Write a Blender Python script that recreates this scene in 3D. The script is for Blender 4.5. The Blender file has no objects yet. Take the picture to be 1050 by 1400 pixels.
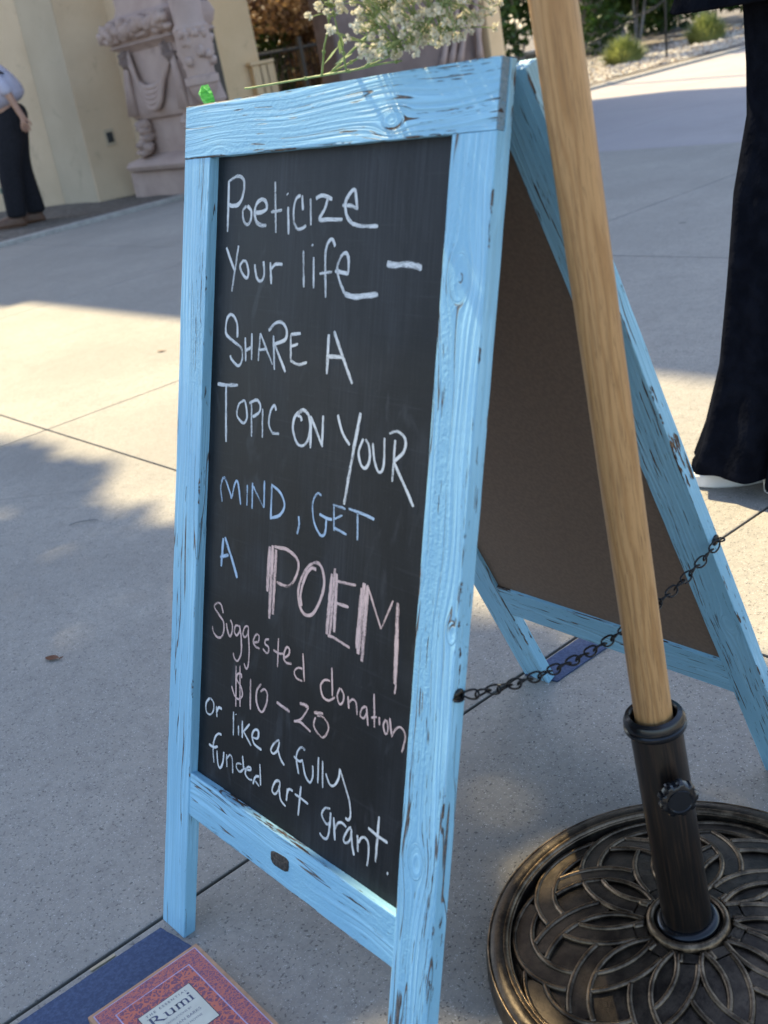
import bpy, bmesh, math, random
import numpy as np
from mathutils import Vector, Matrix, Euler, noise as mnoise

S = bpy.context.scene
COL = S.collection
rnd = random.Random(7)

# ------------------------------------------------------------------ camera
CAM = Vector((1.15505, -0.69309, 0.97534))
CR = Vector((0.64258357, 0.74495829, -0.1792303))
CU = Vector((-0.18632648, 0.37882125, 0.90651911))
CF = Vector((-0.74321517, 0.54911894, -0.38222976))
cd = bpy.data.cameras.new('camera')
co = bpy.data.objects.new('camera', cd); COL.objects.link(co)
m = Matrix.Identity(4)
for i in range(3):
    m[i][0], m[i][1], m[i][2], m[i][3] = CR[i], CU[i], -CF[i], CAM[i]
co.matrix_world = m
cd.sensor_fit = 'VERTICAL'; cd.sensor_height = 36.0; cd.sensor_width = 27.0
cd.lens = 1524.208 / 1400 * 36
cd.clip_start = 0.02; cd.clip_end = 500
cd.dof.use_dof = True; cd.dof.focus_distance = 1.5; cd.dof.aperture_fstop = 8.0
S.camera = co

# ------------------------------------------------------------------ light
SUN_EL = math.radians(50.0)
SH = Vector((-0.95, 0.31)).normalized()
SUN = Vector((SH.x * math.cos(SUN_EL), SH.y * math.cos(SUN_EL), math.sin(SUN_EL)))
W = bpy.data.worlds.new('World'); S.world = W; W.use_nodes = True
wn = W.node_tree
sky = wn.nodes.new('ShaderNodeTexSky'); sky.sky_type = 'NISHITA'; sky.sun_disc = False
sky.sun_elevation = SUN_EL; sky.sun_rotation = math.atan2(SH.x, SH.y)
sky.air_density = 1.0; sky.dust_density = 1.2; sky.ozone_density = 1.0
bg = wn.nodes['Background']; bg.inputs['Strength'].default_value = 0.10
wn.links.new(sky.outputs[0], bg.inputs['Color'])
sl = bpy.data.lights.new('sun', 'SUN'); sl.energy = 3.1; sl.angle = math.radians(0.53)
sl.color = (1.0, 0.84, 0.52)
so = bpy.data.objects.new('sun', sl); COL.objects.link(so)
so.rotation_euler = SUN.to_track_quat('Z', 'Y').to_euler()
S.view_settings.view_transform = 'Standard'; S.view_settings.look = 'None'
S.view_settings.exposure = 1.92; S.view_settings.gamma = 1.0

# ------------------------------------------------------------------ helpers
def tag(o, label=None, cat=None, group=None, kind=None):
    if label: o['label'] = label
    if cat: o['category'] = cat
    if group: o['group'] = group
    if kind: o['kind'] = kind
    return o

def thing(name, label, cat, loc=(0, 0, 0), group=None):
    o = bpy.data.objects.new(name, None); COL.objects.link(o)
    o.location = loc; o.empty_display_size = 0.1
    return tag(o, label, cat, group)

class MB:
    def __init__(self): self.v = []; self.f = []; self.mi = []; self.cur = 0; self.uv = None
    def add(self, vs, fs):
        b = len(self.v); self.v += [tuple(q) for q in vs]
        self.f += [tuple(b + i for i in f) for f in fs]; self.mi += [self.cur] * len(fs)
    def box(self, x0, x1, y0, y1, z0, z1):
        self.add([(x0,y0,z0),(x1,y0,z0),(x1,y1,z0),(x0,y1,z0),(x0,y0,z1),(x1,y0,z1),(x1,y1,z1),(x0,y1,z1)],
                 [(0,3,2,1),(4,5,6,7),(0,1,5,4),(1,2,6,5),(2,3,7,6),(3,0,4,7)])
    def loft(self, rings, closed=False, cap=True):
        n = len(rings[0]); vs = [p for r in rings for p in r]; fs = []
        k = len(rings)
        for i in range(k if closed else k - 1):
            a, b = i * n, ((i + 1) % k) * n
            for j in range(n):
                j2 = (j + 1) % n; fs.append((a + j, a + j2, b + j2, b + j))
        if cap and not closed:
            fs.append(tuple(range(n - 1, -1, -1))); fs.append(tuple((k - 1) * n + j for j in range(n)))
        self.add(vs, fs)
    def tube(self, pts, r, seg=8, closed=False, cap=True):
        pts = [Vector(p) for p in pts]; k = len(pts)
        rr = r if isinstance(r, (list, tuple)) else [r] * k
        rings = []; up = None
        for i in range(k):
            if closed: t = pts[(i + 1) % k] - pts[i - 1]
            else: t = pts[min(i + 1, k - 1)] - pts[max(i - 1, 0)]
            t.normalize()
            if up is None:
                up = Vector((0, 0, 1)) if abs(t.z) < .9 else Vector((1, 0, 0))
            a = up - t * up.dot(t)
            if a.length < 1e-6: a = t.orthogonal()
            a.normalize(); b = t.cross(a); up = a
            rings.append([pts[i] + (a * math.cos(2*math.pi*j/seg) + b * math.sin(2*math.pi*j/seg)) * rr[i] for j in range(seg)])
        self.loft(rings, closed, cap)
    def lathe(self, prof, seg=48, c=(0, 0, 0), closed=False, cap=True):
        self.loft([[(c[0] + r*math.cos(2*math.pi*j/seg), c[1] + r*math.sin(2*math.pi*j/seg), c[2] + z) for j in range(seg)] for r, z in prof], closed, cap)
    def blob(self, c, r, seg=12, rings=8, amp=0.0, sd=0.0):
        rs = []
        for i in range(1, rings):
            th = math.pi * i / rings
            rs.append([None] * seg)
            for j in range(seg):
                ph = 2 * math.pi * j / seg
                d = Vector((math.sin(th)*math.cos(ph), math.sin(th)*math.sin(ph), -math.cos(th)))
                k = 1 + amp * mnoise.noise(d * 2.3 + Vector((sd, sd * 1.7, 0)))
                rs[-1][j] = (c[0] + d.x*r[0]*k, c[1] + d.y*r[1]*k, c[2] + d.z*r[2]*k)
        self.loft(rs)
    def build(self, name, mat, parent=None, smooth=False, matrix=None, bevel=0.0, auto=None):
        me = bpy.data.meshes.new(name); me.from_pydata(self.v, [], self.f)
        mats = mat if isinstance(mat, (list, tuple)) else [mat]
        for q in mats: me.materials.append(q)
        if len(mats) > 1: me.polygons.foreach_set('material_index', self.mi)
        bm = bmesh.new(); bm.from_mesh(me)
        bmesh.ops.recalc_face_normals(bm, faces=bm.faces)
        if bevel:
            bmesh.ops.bevel(bm, geom=list(bm.edges), offset=bevel, segments=2, affect='EDGES', profile=.6)
        bm.to_mesh(me); bm.free()
        if smooth:
            me.polygons.foreach_set('use_smooth', [True] * len(me.polygons))
            if auto:
                me.set_sharp_from_angle(angle=math.radians(auto))
        o = bpy.data.objects.new(name, me); COL.objects.link(o)
        if parent: o.parent = parent
        if matrix is not None: o.matrix_basis = matrix
        return o

# node graph helper
class G:
    def __init__(self, name):
        self.m = bpy.data.materials.new(name); self.m.use_nodes = True
        self.t = self.m.node_tree; self.b = self.t.nodes['Principled BSDF']; self.out = self.t.nodes['Material Output']
    def set(self, sock, v):
        if hasattr(v, 'is_output') or isinstance(v, bpy.types.NodeSocket): self.t.links.new(v, sock)
        elif isinstance(v, (tuple, list)) and len(v) == 3 and sock.type == 'RGBA': sock.default_value = (*v, 1)
        else: sock.default_value = v
    def math(self, op, a, b=None, c=None, clamp=False):
        n = self.t.nodes.new('ShaderNodeMath'); n.operation = op; n.use_clamp = clamp
        self.set(n.inputs[0], a)
        if b is not None: self.set(n.inputs[1], b)
        if c is not None: self.set(n.inputs[2], c)
        return n.outputs[0]
    def obj(self): return self.t.nodes.new('ShaderNodeTexCoord').outputs['Object']
    def world(self): return self.t.nodes.new('ShaderNodeNewGeometry').outputs['Position']
    def sep(self, v):
        n = self.t.nodes.new('ShaderNodeSeparateXYZ'); self.set(n.inputs[0], v); return n.outputs
    def comb(self, x, y, z=0.0):
        n = self.t.nodes.new('ShaderNodeCombineXYZ')
        for i, q in enumerate((x, y, z)): self.set(n.inputs[i], q)
        return n.outputs[0]
    def mapping(self, v, sc=(1, 1, 1), loc=(0, 0, 0)):
        n = self.t.nodes.new('ShaderNodeMapping'); self.set(n.inputs['Vector'], v)
        n.inputs['Scale'].default_value = sc; n.inputs['Location'].default_value = loc; return n.outputs[0]
    def noise(self, v, scale=1.0, detail=2.0, rough=.5, dist=0.0):
        n = self.t.nodes.new('ShaderNodeTexNoise'); self.set(n.inputs['Vector'], v)
        n.inputs['Scale'].default_value = scale; n.inputs['Detail'].default_value = detail
        n.inputs['Roughness'].default_value = rough; n.inputs['Distortion'].default_value = dist
        return n.outputs[0]
    def voro(self, v, scale=1.0, feature='F1', rnd_=1.0):
        n = self.t.nodes.new('ShaderNodeTexVoronoi'); n.feature = feature; self.set(n.inputs['Vector'], v)
        n.inputs['Scale'].default_value = scale; n.inputs['Randomness'].default_value = rnd_; return n.outputs
    def ss(self, x, a, b):      # smoothstep
        n = self.t.nodes.new('ShaderNodeMapRange'); n.interpolation_type = 'SMOOTHSTEP'
        self.set(n.inputs['Value'], x); n.inputs['From Min'].default_value = a; n.inputs['From Max'].default_value = b
        return n.outputs[0]
    def mix(self, f, a, b):
        n = self.t.nodes.new('ShaderNodeMix'); n.data_type = 'RGBA'
        self.set(n.inputs[0], f); self.set(n.inputs[6], a); self.set(n.inputs[7], b); return n.outputs[2]
    def bump(self, h, dist=.001, strength=1.0):
        n = self.t.nodes.new('ShaderNodeBump'); self.set(n.inputs['Height'], h)
        n.inputs['Distance'].default_value = dist; n.inputs['Strength'].default_value = strength
        self.t.links.new(n.outputs[0], self.b.inputs['Normal']); return n.outputs[0]
    def fin(self, color, rough=.5, metal=0.0, spec=.5):
        self.set(self.b.inputs['Base Color'], color); self.set(self.b.inputs['Roughness'], rough)
        self.set(self.b.inputs['Metallic'], metal); self.set(self.b.inputs['Specular IOR Level'], spec)
        return self.m

def plain(name, col, rough=.5, metal=0.0, var=.15, scale=40.0, bump=0.0, spec=.5):
    g = G(name); v = g.obj(); n = g.noise(v, scale, 3)
    a = tuple(c * (1 - var) for c in col); b = tuple(min(1, c * (1 + var)) for c in col)
    if bump: g.bump(n, bump)
    return g.fin(g.mix(g.ss(n, .3, .7), a, b), rough, metal, spec)

# ------------------------------------------------------------------ materials
BLUE = (0.265, 0.54, 0.705)
def blue_wood(name, hw, seed, knots=(), chips=.5, edge=1.0, relief=1.0, ends=None):
    g = G(name); s = g.sep(g.obj()); x = g.math('ADD', s[0], seed * 3.17); y = s[1]; z = s[2]
    warp = g.noise(g.comb(g.math('MULTIPLY', x, 3.0), g.math('MULTIPLY', y, 9.0), seed), 1.0, 2)
    psi = g.math('MULTIPLY_ADD', g.math('SUBTRACT', warp, .5), .035, y)
    ringd = 1.0
    for kx, ky, r in knots:
        dx = g.math('MULTIPLY', g.math('SUBTRACT', s[0], kx), .55); dy = g.math('SUBTRACT', y, ky)
        d2 = g.math('ADD', g.math('MULTIPLY', dx, dx), g.math('MULTIPLY', dy, dy))
        q = g.math('DIVIDE', r * r, g.math('MAXIMUM', d2, r * r * .9))
        psi = g.math('SUBTRACT', psi, g.math('MULTIPLY', dy, q))
        inn = g.ss(d2, r * r * 1.15, r * r * .75)
        psi = g.math('MULTIPLY_ADD', g.math('MULTIPLY', g.math('SQRT', d2), inn), .55, psi)
    # long grain lines following psi
    gv = g.comb(g.math('MULTIPLY', x, 5.0), g.math('MULTIPLY', psi, 330.0), g.math('MULTIPLY', z, 330.0))
    gn = g.noise(gv, 1.0, 2, .55)
    wv = g.math('SINE', g.math('MULTIPLY_ADD', psi, 900.0, g.math('MULTIPLY', warp, 9.0)))
    fine = g.noise(g.comb(g.math('MULTIPLY', x, 160.0), g.math('MULTIPLY', y, 330.0), g.math('MULTIPLY', z, 330.0)), 1.0, 3, .6)
    patch = g.noise(g.comb(g.math('MULTIPLY', x, 4.0), g.math('MULTIPLY', y, 30.0), g.math('MULTIPLY', z, 30.0)), 1.0, 1)
    h = g.math('ADD', g.math('MULTIPLY', g.ss(gn, .3, .7), .55), g.math('MULTIPLY', wv, .10))
    h = g.math('MULTIPLY', h, g.math('MULTIPLY_ADD', g.ss(patch, .3, .62), .8, .2))
    # chips of missing paint
    c1 = g.noise(g.comb(g.math('MULTIPLY', x, 13.0), g.math('MULTIPLY', psi, 260.0), g.math('MULTIPLY', z, 120.0)), 1.0, 3, .62)
    c2 = g.noise(g.comb(g.math('MULTIPLY', x, 9.0), g.math('MULTIPLY', psi, 120.0), g.math('MULTIPLY', z, 60.0)), 1.0, 4, .6)
    gate = g.noise(g.comb(g.math('MULTIPLY', x, 5.0), g.math('MULTIPLY', y, 40.0), seed * 1.3), 1.0, 1)
    gate = g.math('MULTIPLY', g.math('SUBTRACT', gate, .5), .35)
    t = .73 - .13 * chips
    k1 = g.ss(g.math('ADD', c1, gate), t, t + .025)
    k2 = g.ss(g.math('ADD', c2, gate), t + .055, t + .075)
    c3 = g.noise(g.comb(g.math('MULTIPLY', x, 26.0), g.math('MULTIPLY', psi, 520.0), g.math('MULTIPLY', z, 300.0)), 1.0, 3, .65)
    k3 = g.math('MULTIPLY', g.ss(g.math('ADD', c3, gate), t + .015, t + .04), .8)
    k = g.math('MAXIMUM', g.math('MAXIMUM', k1, k2), k3)
    # long splits that follow the grain
    cr = g.noise(g.comb(g.math('MULTIPLY', x, 2.4), g.math('MULTIPLY', psi, 62.0), g.math('MULTIPLY', z, 40.0)), 1.0, 2, .5)
    cg = g.noise(g.comb(g.math('MULTIPLY', x, 7.0), g.math('MULTIPLY', y, 40.0), seed + 4.4), 1.0, 2)
    crk = g.math('MULTIPLY', g.ss(g.math('ABSOLUTE', g.math('SUBTRACT', cr, .5)), .010, .004), g.ss(cg, .53, .57))
    k = g.math('MAXIMUM', k, g.math('MULTIPLY', crk, .9))
    peel = g.noise(g.comb(g.math('MULTIPLY', x, 210.0), g.math('MULTIPLY', y, 290.0), g.math('MULTIPLY', z, 290.0)), 1.0, 2, .5, .8)
    # worn arrises
    ey = g.math('SUBTRACT', hw, g.math('ABSOLUTE', y))
    en = g.noise(g.comb(g.math('MULTIPLY', x, 17.0), g.math('MULTIPLY', y, 120.0), z), 1.0, 5, .72)
    ek = g.math('MULTIPLY', g.ss(ey, .0022, .0006), g.ss(en, .62 - .07 * edge, .66 - .07 * edge))
    ek = g.math('MULTIPLY', ek, g.ss(z, -.0026, -.0009))
    k = g.math('MAXIMUM', k, ek)
    if ends:      # bare end grain
        ex = g.math('SUBTRACT', ends, g.math('ABSOLUTE', s[0]))
        k = g.math('MAXIMUM', k, g.math('MULTIPLY', g.ss(ex, .0012, .0004), .55))
    wood = g.mix(g.ss(fine, .35, .7), (.045, .028, .02), (.20, .115, .06))
    wood = g.mix(g.ss(c1, .5, .8), wood, (.05, .035, .028))
    lite = tuple(min(.86, c * 1.10 + .03) for c in BLUE); dark = tuple(c * .86 for c in BLUE)
    paint = g.mix(g.ss(h, .05, .75), dark, lite)
    paint = g.mix(g.math('MULTIPLY', g.ss(patch, .35, .7), .35), paint, (BLUE[0]*1.15, BLUE[1]*1.02, BLUE[2]*.98))
    hh = g.math('ADD', g.math('MULTIPLY', h, relief), g.math('MULTIPLY', fine, .30))
    hh = g.math('ADD', hh, g.math('MULTIPLY', g.math('MULTIPLY', peel, g.ss(patch, .62, .38)), .55))
    grime = g.noise(g.comb(g.math('MULTIPLY', x, 9.0), g.math('MULTIPLY', y, 26.0), seed * 2.1), 1.0, 4, .65)
    paint = g.mix(g.math('MULTIPLY', g.ss(grime, .52, .75), .30), paint, (BLUE[0]*.72, BLUE[1]*.74, BLUE[2]*.72))
    paint = g.mix(g.math('MULTIPLY', g.ss(gn, .62, .8), .28), paint, (.50, .66, .72))
    hh = g.math('SUBTRACT', hh, g.math('MULTIPLY', k, .8))
    g.bump(hh, .0013)
    return g.fin(g.mix(k, paint, wood), g.math('MULTIPLY_ADD', k, .3, .47), 0.0, .4)

def chalkboard_mat():
    g = G('chalkboard_slate'); s = g.sep(g.obj()); x, y = s[0], s[1]
    st = g.noise(g.comb(g.math('MULTIPLY', x, 300.0), g.math('MULTIPLY', y, 7.0)), 1.0, 3, .6)
    sh = g.noise(g.comb(g.math('MULTIPLY', x, 9.0), g.math('MULTIPLY', y, 260.0)), 1.0, 3, .6)
    big = g.noise(g.comb(g.math('MULTIPLY', x, 8.0), g.math('MULTIPLY', y, 5.0)), 1.0, 4, .6, .6)
    low = g.noise(g.comb(g.math('MULTIPLY', x, 30.0), g.math('MULTIPLY', y, 4.0), 3.3), 1.0, 3, .6, 1.2)
    base = (.0050, .0057, .0070)
    swirl = g.noise(g.comb(g.math('MULTIPLY', x, 16.0), g.math('MULTIPLY', y, 7.0), 7.7), 1.0, 3, .55, 2.2)
    f = g.math('MULTIPLY', g.ss(big, .40, .70), g.math('MULTIPLY_ADD', g.ss(st, .35, .7), .6, .4))
    f = g.math('MAXIMUM', f, g.math('MULTIPLY', g.ss(swirl, .56, .72), .8))
    c = g.mix(g.math('MULTIPLY', f, .9), base, (.030, .032, .036))
    c = g.mix(g.math('MULTIPLY', g.ss(sh, .58, .72), .22), c, (.045, .047, .052))
    c = g.mix(g.math('MULTIPLY', g.ss(low, .56, .66), .5), c, (.0045, .005, .006))
    dust = g.noise(g.obj(), 900.0, 2, .7)
    c = g.mix(g.math('MULTIPLY', g.ss(dust, .68, .75), .35), c, (.18, .18, .18))
    g.bump(g.math('ADD', st, sh), .00012)
    return g.fin(c, g.math('MULTIPLY_ADD', big, .22, .36), 0.0, .20)

def chalk_mat(name, col):
    g = G(name); uvn = g.t.nodes.new('ShaderNodeUVMap'); uvn.uv_map = 'UVMap'
    s = g.sep(uvn.outputs[0])
    n = g.noise(g.comb(g.math('MULTIPLY', s[0], 95.0), g.math('MULTIPLY', s[1], 3.2)), 1.0, 4, .7)
    grain = g.noise(g.obj(), 1100.0, 2, .7)
    e = g.math('SUBTRACT', 1.0, g.math('POWER', g.math('ABSOLUTE', s[1]), 3.0))
    pr = g.noise(g.comb(g.math('MULTIPLY', s[0], 22.0), 3.3), 1.0, 2)
    d = g.math('ADD', g.math('MULTIPLY', n, 1.0), g.math('MULTIPLY', grain, .80))
    d = g.math('ADD', d, g.math('MULTIPLY', g.math('SUBTRACT', pr, .5), .75))
    d = g.math('SUBTRACT', d, g.math('MULTIPLY', g.math('SUBTRACT', 1.0, e), .38))
    a = g.math('MULTIPLY', g.ss(d, .52, .92), .97)
    g.fin(g.mix(g.ss(n, .3, .75), tuple(c * .72 for c in col), col), .95, 0, .1)
    g.set(g.b.inputs['Alpha'], a)
    return g.m

def concrete_mat():
    g = G('exposed_aggregate_concrete'); p0 = g.world(); s = g.sep(p0)
    dn = g.t.nodes.new('ShaderNodeTexNoise'); g.set(dn.inputs['Vector'], p0); dn.inputs['Scale'].default_value = 150.0
    va = g.t.nodes.new('ShaderNodeVectorMath'); va.operation = 'MULTIPLY_ADD'; g.set(va.inputs[0], dn.outputs['Color']); va.inputs[1].default_value = (.011, .011, .011); g.set(va.inputs[2], p0); p = va.outputs[0]
    n1 = g.noise(p, 1.3, 4, .6); n2 = g.noise(p, 14.0, 4, .6); n3 = g.noise(p, 160.0, 3, .65)
    v = g.voro(p, 215.0); v2 = g.voro(p, 92.0); v3 = g.voro(p, 420.0)
    c = g.mix(g.ss(n1, .3, .7), (.275, .251, .214), (.355, .324, .275))
    c = g.mix(g.math('MULTIPLY', g.ss(n2, .35, .75), .5), c, (.255, .235, .205))
    c = g.mix(g.math('MULTIPLY', g.ss(n3, .35, .7), .45), c, (.22, .212, .20))
    n4 = g.noise(p, 48.0, 4, .7)
    c = g.mix(g.math('MULTIPLY', g.ss(n4, .44, .70), .42), c, (.185, .172, .155))
    c = g.mix(g.math('MULTIPLY', g.ss(g.noise(p0, 3.2, 5, .65, .5), .54, .70), .28), c, (.20, .187, .168))
    # aggregate grains: each cell its own tone
    rc = g.sep(v[1])[0]
    c = g.mix(g.math('MULTIPLY', g.ss(v[0], .42, .18), g.math('MULTIPLY', g.ss(rc, .62, .72), .72)), c, (.085, .078, .072))
    rc3 = g.sep(v3[1])[0]
    c = g.mix(g.math('MULTIPLY', g.ss(v3[0], .45, .2), g.math('MULTIPLY', g.ss(rc3, .70, .8), .65)), c, (.58, .56, .52))
    rc2 = g.sep(v2[1])[0]
    c = g.mix(g.math('MULTIPLY', g.ss(v2[0], .26, .12), g.math('MULTIPLY', g.ss(rc2, .86, .93), .7)), c, (.07, .065, .063))
    # smooth newer pour beyond the far joint, tinted
    far = g.ss(s[1], 5.70, 5.74)
    c = g.mix(g.math('MULTIPLY', far, .55), c, (.36, .325, .345))
    st = g.noise(p, .5, 5, .6)
    c = g.mix(g.math('MULTIPLY', g.ss(st, .50, .68), .4), c, (.20, .188, .168))
    sp_ = g.voro(p0, 2.2); c = g.mix(g.math('MULTIPLY', g.ss(sp_[0], .055, .035), g.math('MULTIPLY', g.ss(g.sep(sp_[1])[1], .62, .66), .65)), c, (.10, .097, .093))
    g.set(g.b.inputs['Base Color'], c)
    ck = g.voro(g.comb(g.math('MULTIPLY_ADD', n2, .10, s[0]), g.math('MULTIPLY_ADD', n2, .10, s[1])), .38, 'DISTANCE_TO_EDGE')[0]
    c = g.mix(g.math('MULTIPLY', g.ss(ck, .0022, .0006), g.math('MULTIPLY', g.ss(n1, .50, .58), .22)), c, (.12, .112, .10))
    # dirt in the joints
    dz = g.ss(s[2], -.0008, -.004)
    c = g.mix(g.math('MULTIPLY', dz, .8), c, (.085, .078, .068))
    hh = g.math('SUBTRACT', g.math('MULTIPLY', n3, .8), g.math('MULTIPLY', g.ss(v[0], .42, .18), g.math('MULTIPLY', g.ss(rc, .74, .78), .8)))
    g.bump(hh, .0016, .8)
    return g.fin(c, .82, 0, .35)

def pole_wood():
    g = G('oak_print_pole'); s = g.sep(g.obj()); x, y, z = s
    w = g.noise(g.comb(g.math('MULTIPLY', x, 30.0), g.math('MULTIPLY', y, 30.0), g.math('MULTIPLY', z, 4.5)), 1.0, 2)
    ph = g.math('MULTIPLY_ADD', w, 34.0, g.math('MULTIPLY', x, 700.0))
    wv = g.math('MULTIPLY_ADD', g.math('SINE', ph), .5, .5)
    f = g.noise(g.comb(g.math('MULTIPLY', x, 520.0), g.math('MULTIPLY', y, 520.0), g.math('MULTIPLY', z, 24.0)), 1.0, 3, .6)
    pore = g.noise(g.comb(g.math('MULTIPLY', x, 900.0), g.math('MULTIPLY', y, 900.0), g.math('MULTIPLY', z, 60.0)), 1.0, 2, .5)
    c = g.mix(g.math('POWER', wv, 2.5), (.47, .260, .105), (.375, .192, .070))
    c = g.mix(g.math('MULTIPLY', g.ss(f, .45, .68), .7), c, (.26, .137, .054))
    c = g.mix(g.math('MULTIPLY', g.ss(pore, .6, .72), .55), c, (.14, .07, .025))
    g.bump(f, .0002)
    return g.fin(c, .42, 0, .4)

def sleeve_mat():
    g = G('brushed_dark_bronze'); s = g.sep(g.obj())
    f = g.noise(g.comb(g.math('MULTIPLY', s[0], 300.0), g.math('MULTIPLY', s[1], 300.0), g.math('MULTIPLY', s[2], 14.0)), 1.0, 4, .65)
    w = g.noise(g.obj(), 22.0, 3)
    c = g.mix(g.ss(f, .42, .72), (.010, .008, .007), (.045, .026, .016))
    c = g.mix(g.math('MULTIPLY', g.ss(w, .5, .7), .5), c, (.016, .011, .009))
    g.bump(f, .0001)
    return g.fin(c, .36, .25, .5)

def bronze(name, a, b, r0=.28, metal=.6):
    g = G(name); v = g.obj(); n = g.noise(v, 38.0, 5, .65); f = g.noise(v, 320.0, 3, .6)
    c = g.mix(g.ss(n, .34, .66), a, b)
    c = g.mix(g.math('MULTIPLY', g.ss(f, .5, .75), .5), c, (.012, .010, .009))
    g.bump(g.math('ADD', n, g.math('MULTIPLY', f, .5)), .0007)
    return g.fin(c, g.math('MULTIPLY_ADD', n, .3, r0), metal, .5)

def plaster(name, a, b, sc=1.5):
    g = G(name); p = g.obj(); n = g.noise(p, sc, 5, .6); f = g.noise(p, 30, 3)
    c = g.mix(g.ss(n, .3, .7), a, b)
    c = g.mix(g.math('MULTIPLY', g.ss(g.noise(p, 4.0, 5, .7, .6), .58, .68), .4), c, tuple(q * .68 for q in a))
    g.bump(g.math('ADD', n, g.math('MULTIPLY', f, .3)), .01)
    return g.fin(c, .9, 0, .2)

def leafmat(name, a, b, trans=.25):
    g = G(name); n = g.noise(g.obj(), 5.0, 2); n2 = g.noise(g.obj(), 60.0, 2)
    c = g.mix(g.ss(g.math('MULTIPLY_ADD', n2, .4, g.math('MULTIPLY', n, .6)), .38, .62), a, b)
    g.fin(c, .55, 0, .3)
    tr = g.t.nodes.new('ShaderNodeBsdfTranslucent'); g.set(tr.inputs[0], c)
    mx = g.t.nodes.new('ShaderNodeMixShader'); mx.inputs[0].default_value = trans
    g.t.links.new(g.b.outputs[0], mx.inputs[1]); g.t.links.new(tr.outputs[0], mx.inputs[2])
    g.t.links.new(mx.outputs[0], g.out.inputs[0])
    return g.m

M = {}
M['concrete'] = concrete_mat()
M['slate'] = chalkboard_mat()
M['white'] = chalk_mat('white_chalk', (.78, .78, .76))
M['blue'] = chalk_mat('blue_chalk', (.50, .63, .77))
M['pink'] = chalk_mat('pink_chalk', (.78, .56, .50))
M['hardboard'] = plain('brown_hardboard', (.170, .112, .074), .62, 0, .12, 220, .0002)
M['black'] = plain('black_plastic', (.006, .0065, .008), .24, 0, .2, 60)
M['blackmetal'] = plain('black_enamel_metal', (.012, .012, .013), .22, .5, .2, 80)
M['pole'] = pole_wood(); M['sleeve'] = sleeve_mat()
M['bronze'] = bronze('antique_bronze_casting', (.034, .026, .020), (.094, .072, .052), .25, .7)
M['rail'] = bronze('worn_bronze_ridge', (.066, .046, .030), (.26, .185, .118), .20, .85)
M['soil'] = plain('dry_soil', (.13, .11, .09), .95, 0, .4, 25, .02)
M['kerb'] = plain('kerb_concrete', (.33, .31, .28), .85, 0, .15, 20, .003)
M['beige'] = plaster('cream_stucco', (.60, .46, .31), (.69, .54, .375))
M['gray'] = plaster('shaded_stucco_grey', (.47, .385, .275), (.53, .44, .32))  # shade of the cream wall strip put into the tone; fittings share it
M['tan'] = plaster('lit_tan_stucco', (.68, .48, .27), (.76, .55, .33))  # warm bounced light on the passage wall is put into this colour
M['mauve'] = plaster('mauve_cast_stone', (.39, .285, .245), (.48, .36, .31), 3.0)
M['mauvedark'] = plaster('mauve_cast_stone_shaded', (.17, .125, .11), (.23, .17, .15), 3.0)  # darker copy of the mauve stone, the pier's deep shadow in its colour
M['jambshade'] = plain('doorway_shade_tone', (.075, .06, .045), .8, 0, .15, 8)  # deep shade of the doorway return put into a dark brown
M['iron'] = plain('black_iron', (.02, .02, .02), .5, .3)
M['bark'] = plaster('grey_bark', (.10, .095, .09), (.30, .29, .28), 2.2)
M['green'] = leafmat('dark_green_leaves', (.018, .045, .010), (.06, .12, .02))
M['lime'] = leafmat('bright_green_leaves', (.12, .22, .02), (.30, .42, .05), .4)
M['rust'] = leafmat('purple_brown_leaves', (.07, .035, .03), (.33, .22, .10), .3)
M['grass'] = leafmat('pale_tuft_grass', (.16, .20, .05), (.42, .45, .16), .3)
M['stem'] = leafmat('flower_stem_green', (.20, .27, .09), (.36, .42, .18), .2)
M['petal'] = leafmat('cream_petal', (.66, .60, .44), (.80, .76, .62), .3)
M['skin'] = plain('skin', (.42, .24, .17), .5, 0, .08, 30)
M['hair'] = plain('dark_hair', (.03, .022, .016), .5, 0, .3, 90)
M['navy'] = plain('black_trouser_cloth', (.0062, .0070, .0105), 1.0, 0, .25, 25, .01, .0)
M['char'] = plain('charcoal_trouser_cloth', (.016, .016, .020), .9, 0, .2, 60, .001, .2)
M['shirt'] = plain('pale_lavender_shirt', (.50, .49, .60), .85, 0, .08, 12)
M['brownleather'] = plain('brown_leather', (.12, .06, .035), .5)
M['whiterubber'] = plain('white_rubber', (.72, .70, .66), .6, 0, .06)
M['canvas'] = plain('umbrella_canvas', (.32, .28, .2), .9)
# ------------------------------------------------------------------ ground
def axis_profile(a, b, joints, step):
    pts = {a: 0.0, b: 0.0}
    q = a
    while q < b: pts[round(q, 3)] = 0.0; q += step
    js = [j for j in joints if a < j < b]
    for k in list(pts):
        if any(abs(k - j) < .012 for j in js): del pts[k]
    for j in js:
        for d, z in ((-.0062, 0), (-.0036, -.0008), (-.0024, -.007), (.0024, -.007), (.0036, -.0008), (.0062, 0)): pts[j + d] = z
    ks = sorted(pts); return ks, [pts[k] for k in ks]
xs, zx = axis_profile(-8.15, 30.0, [-7.2, -4.80, -2.40, -0.004, 2.40, 4.8, 7.2], 2.0)
ys, zy = axis_profile(-14.0, 48.0, [-4.08, -1.73, 0.622, 2.965, 5.76, 8.1], 2.0)
mb = MB(); nx = len(xs)
mb.v = [(x, y, min(zx[i], zy[j])) for j, y in enumerate(ys) for i, x in enumerate(xs)]
mb.f = [(j*nx+i, j*nx+i+1, (j+1)*nx+i+1, (j+1)*nx+i) for j in range(len(ys)-1) for i in range(nx-1)]
mb.mi = [0] * len(mb.f)
tag(mb.build('pavement', M['concrete']), kind='structure')
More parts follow.
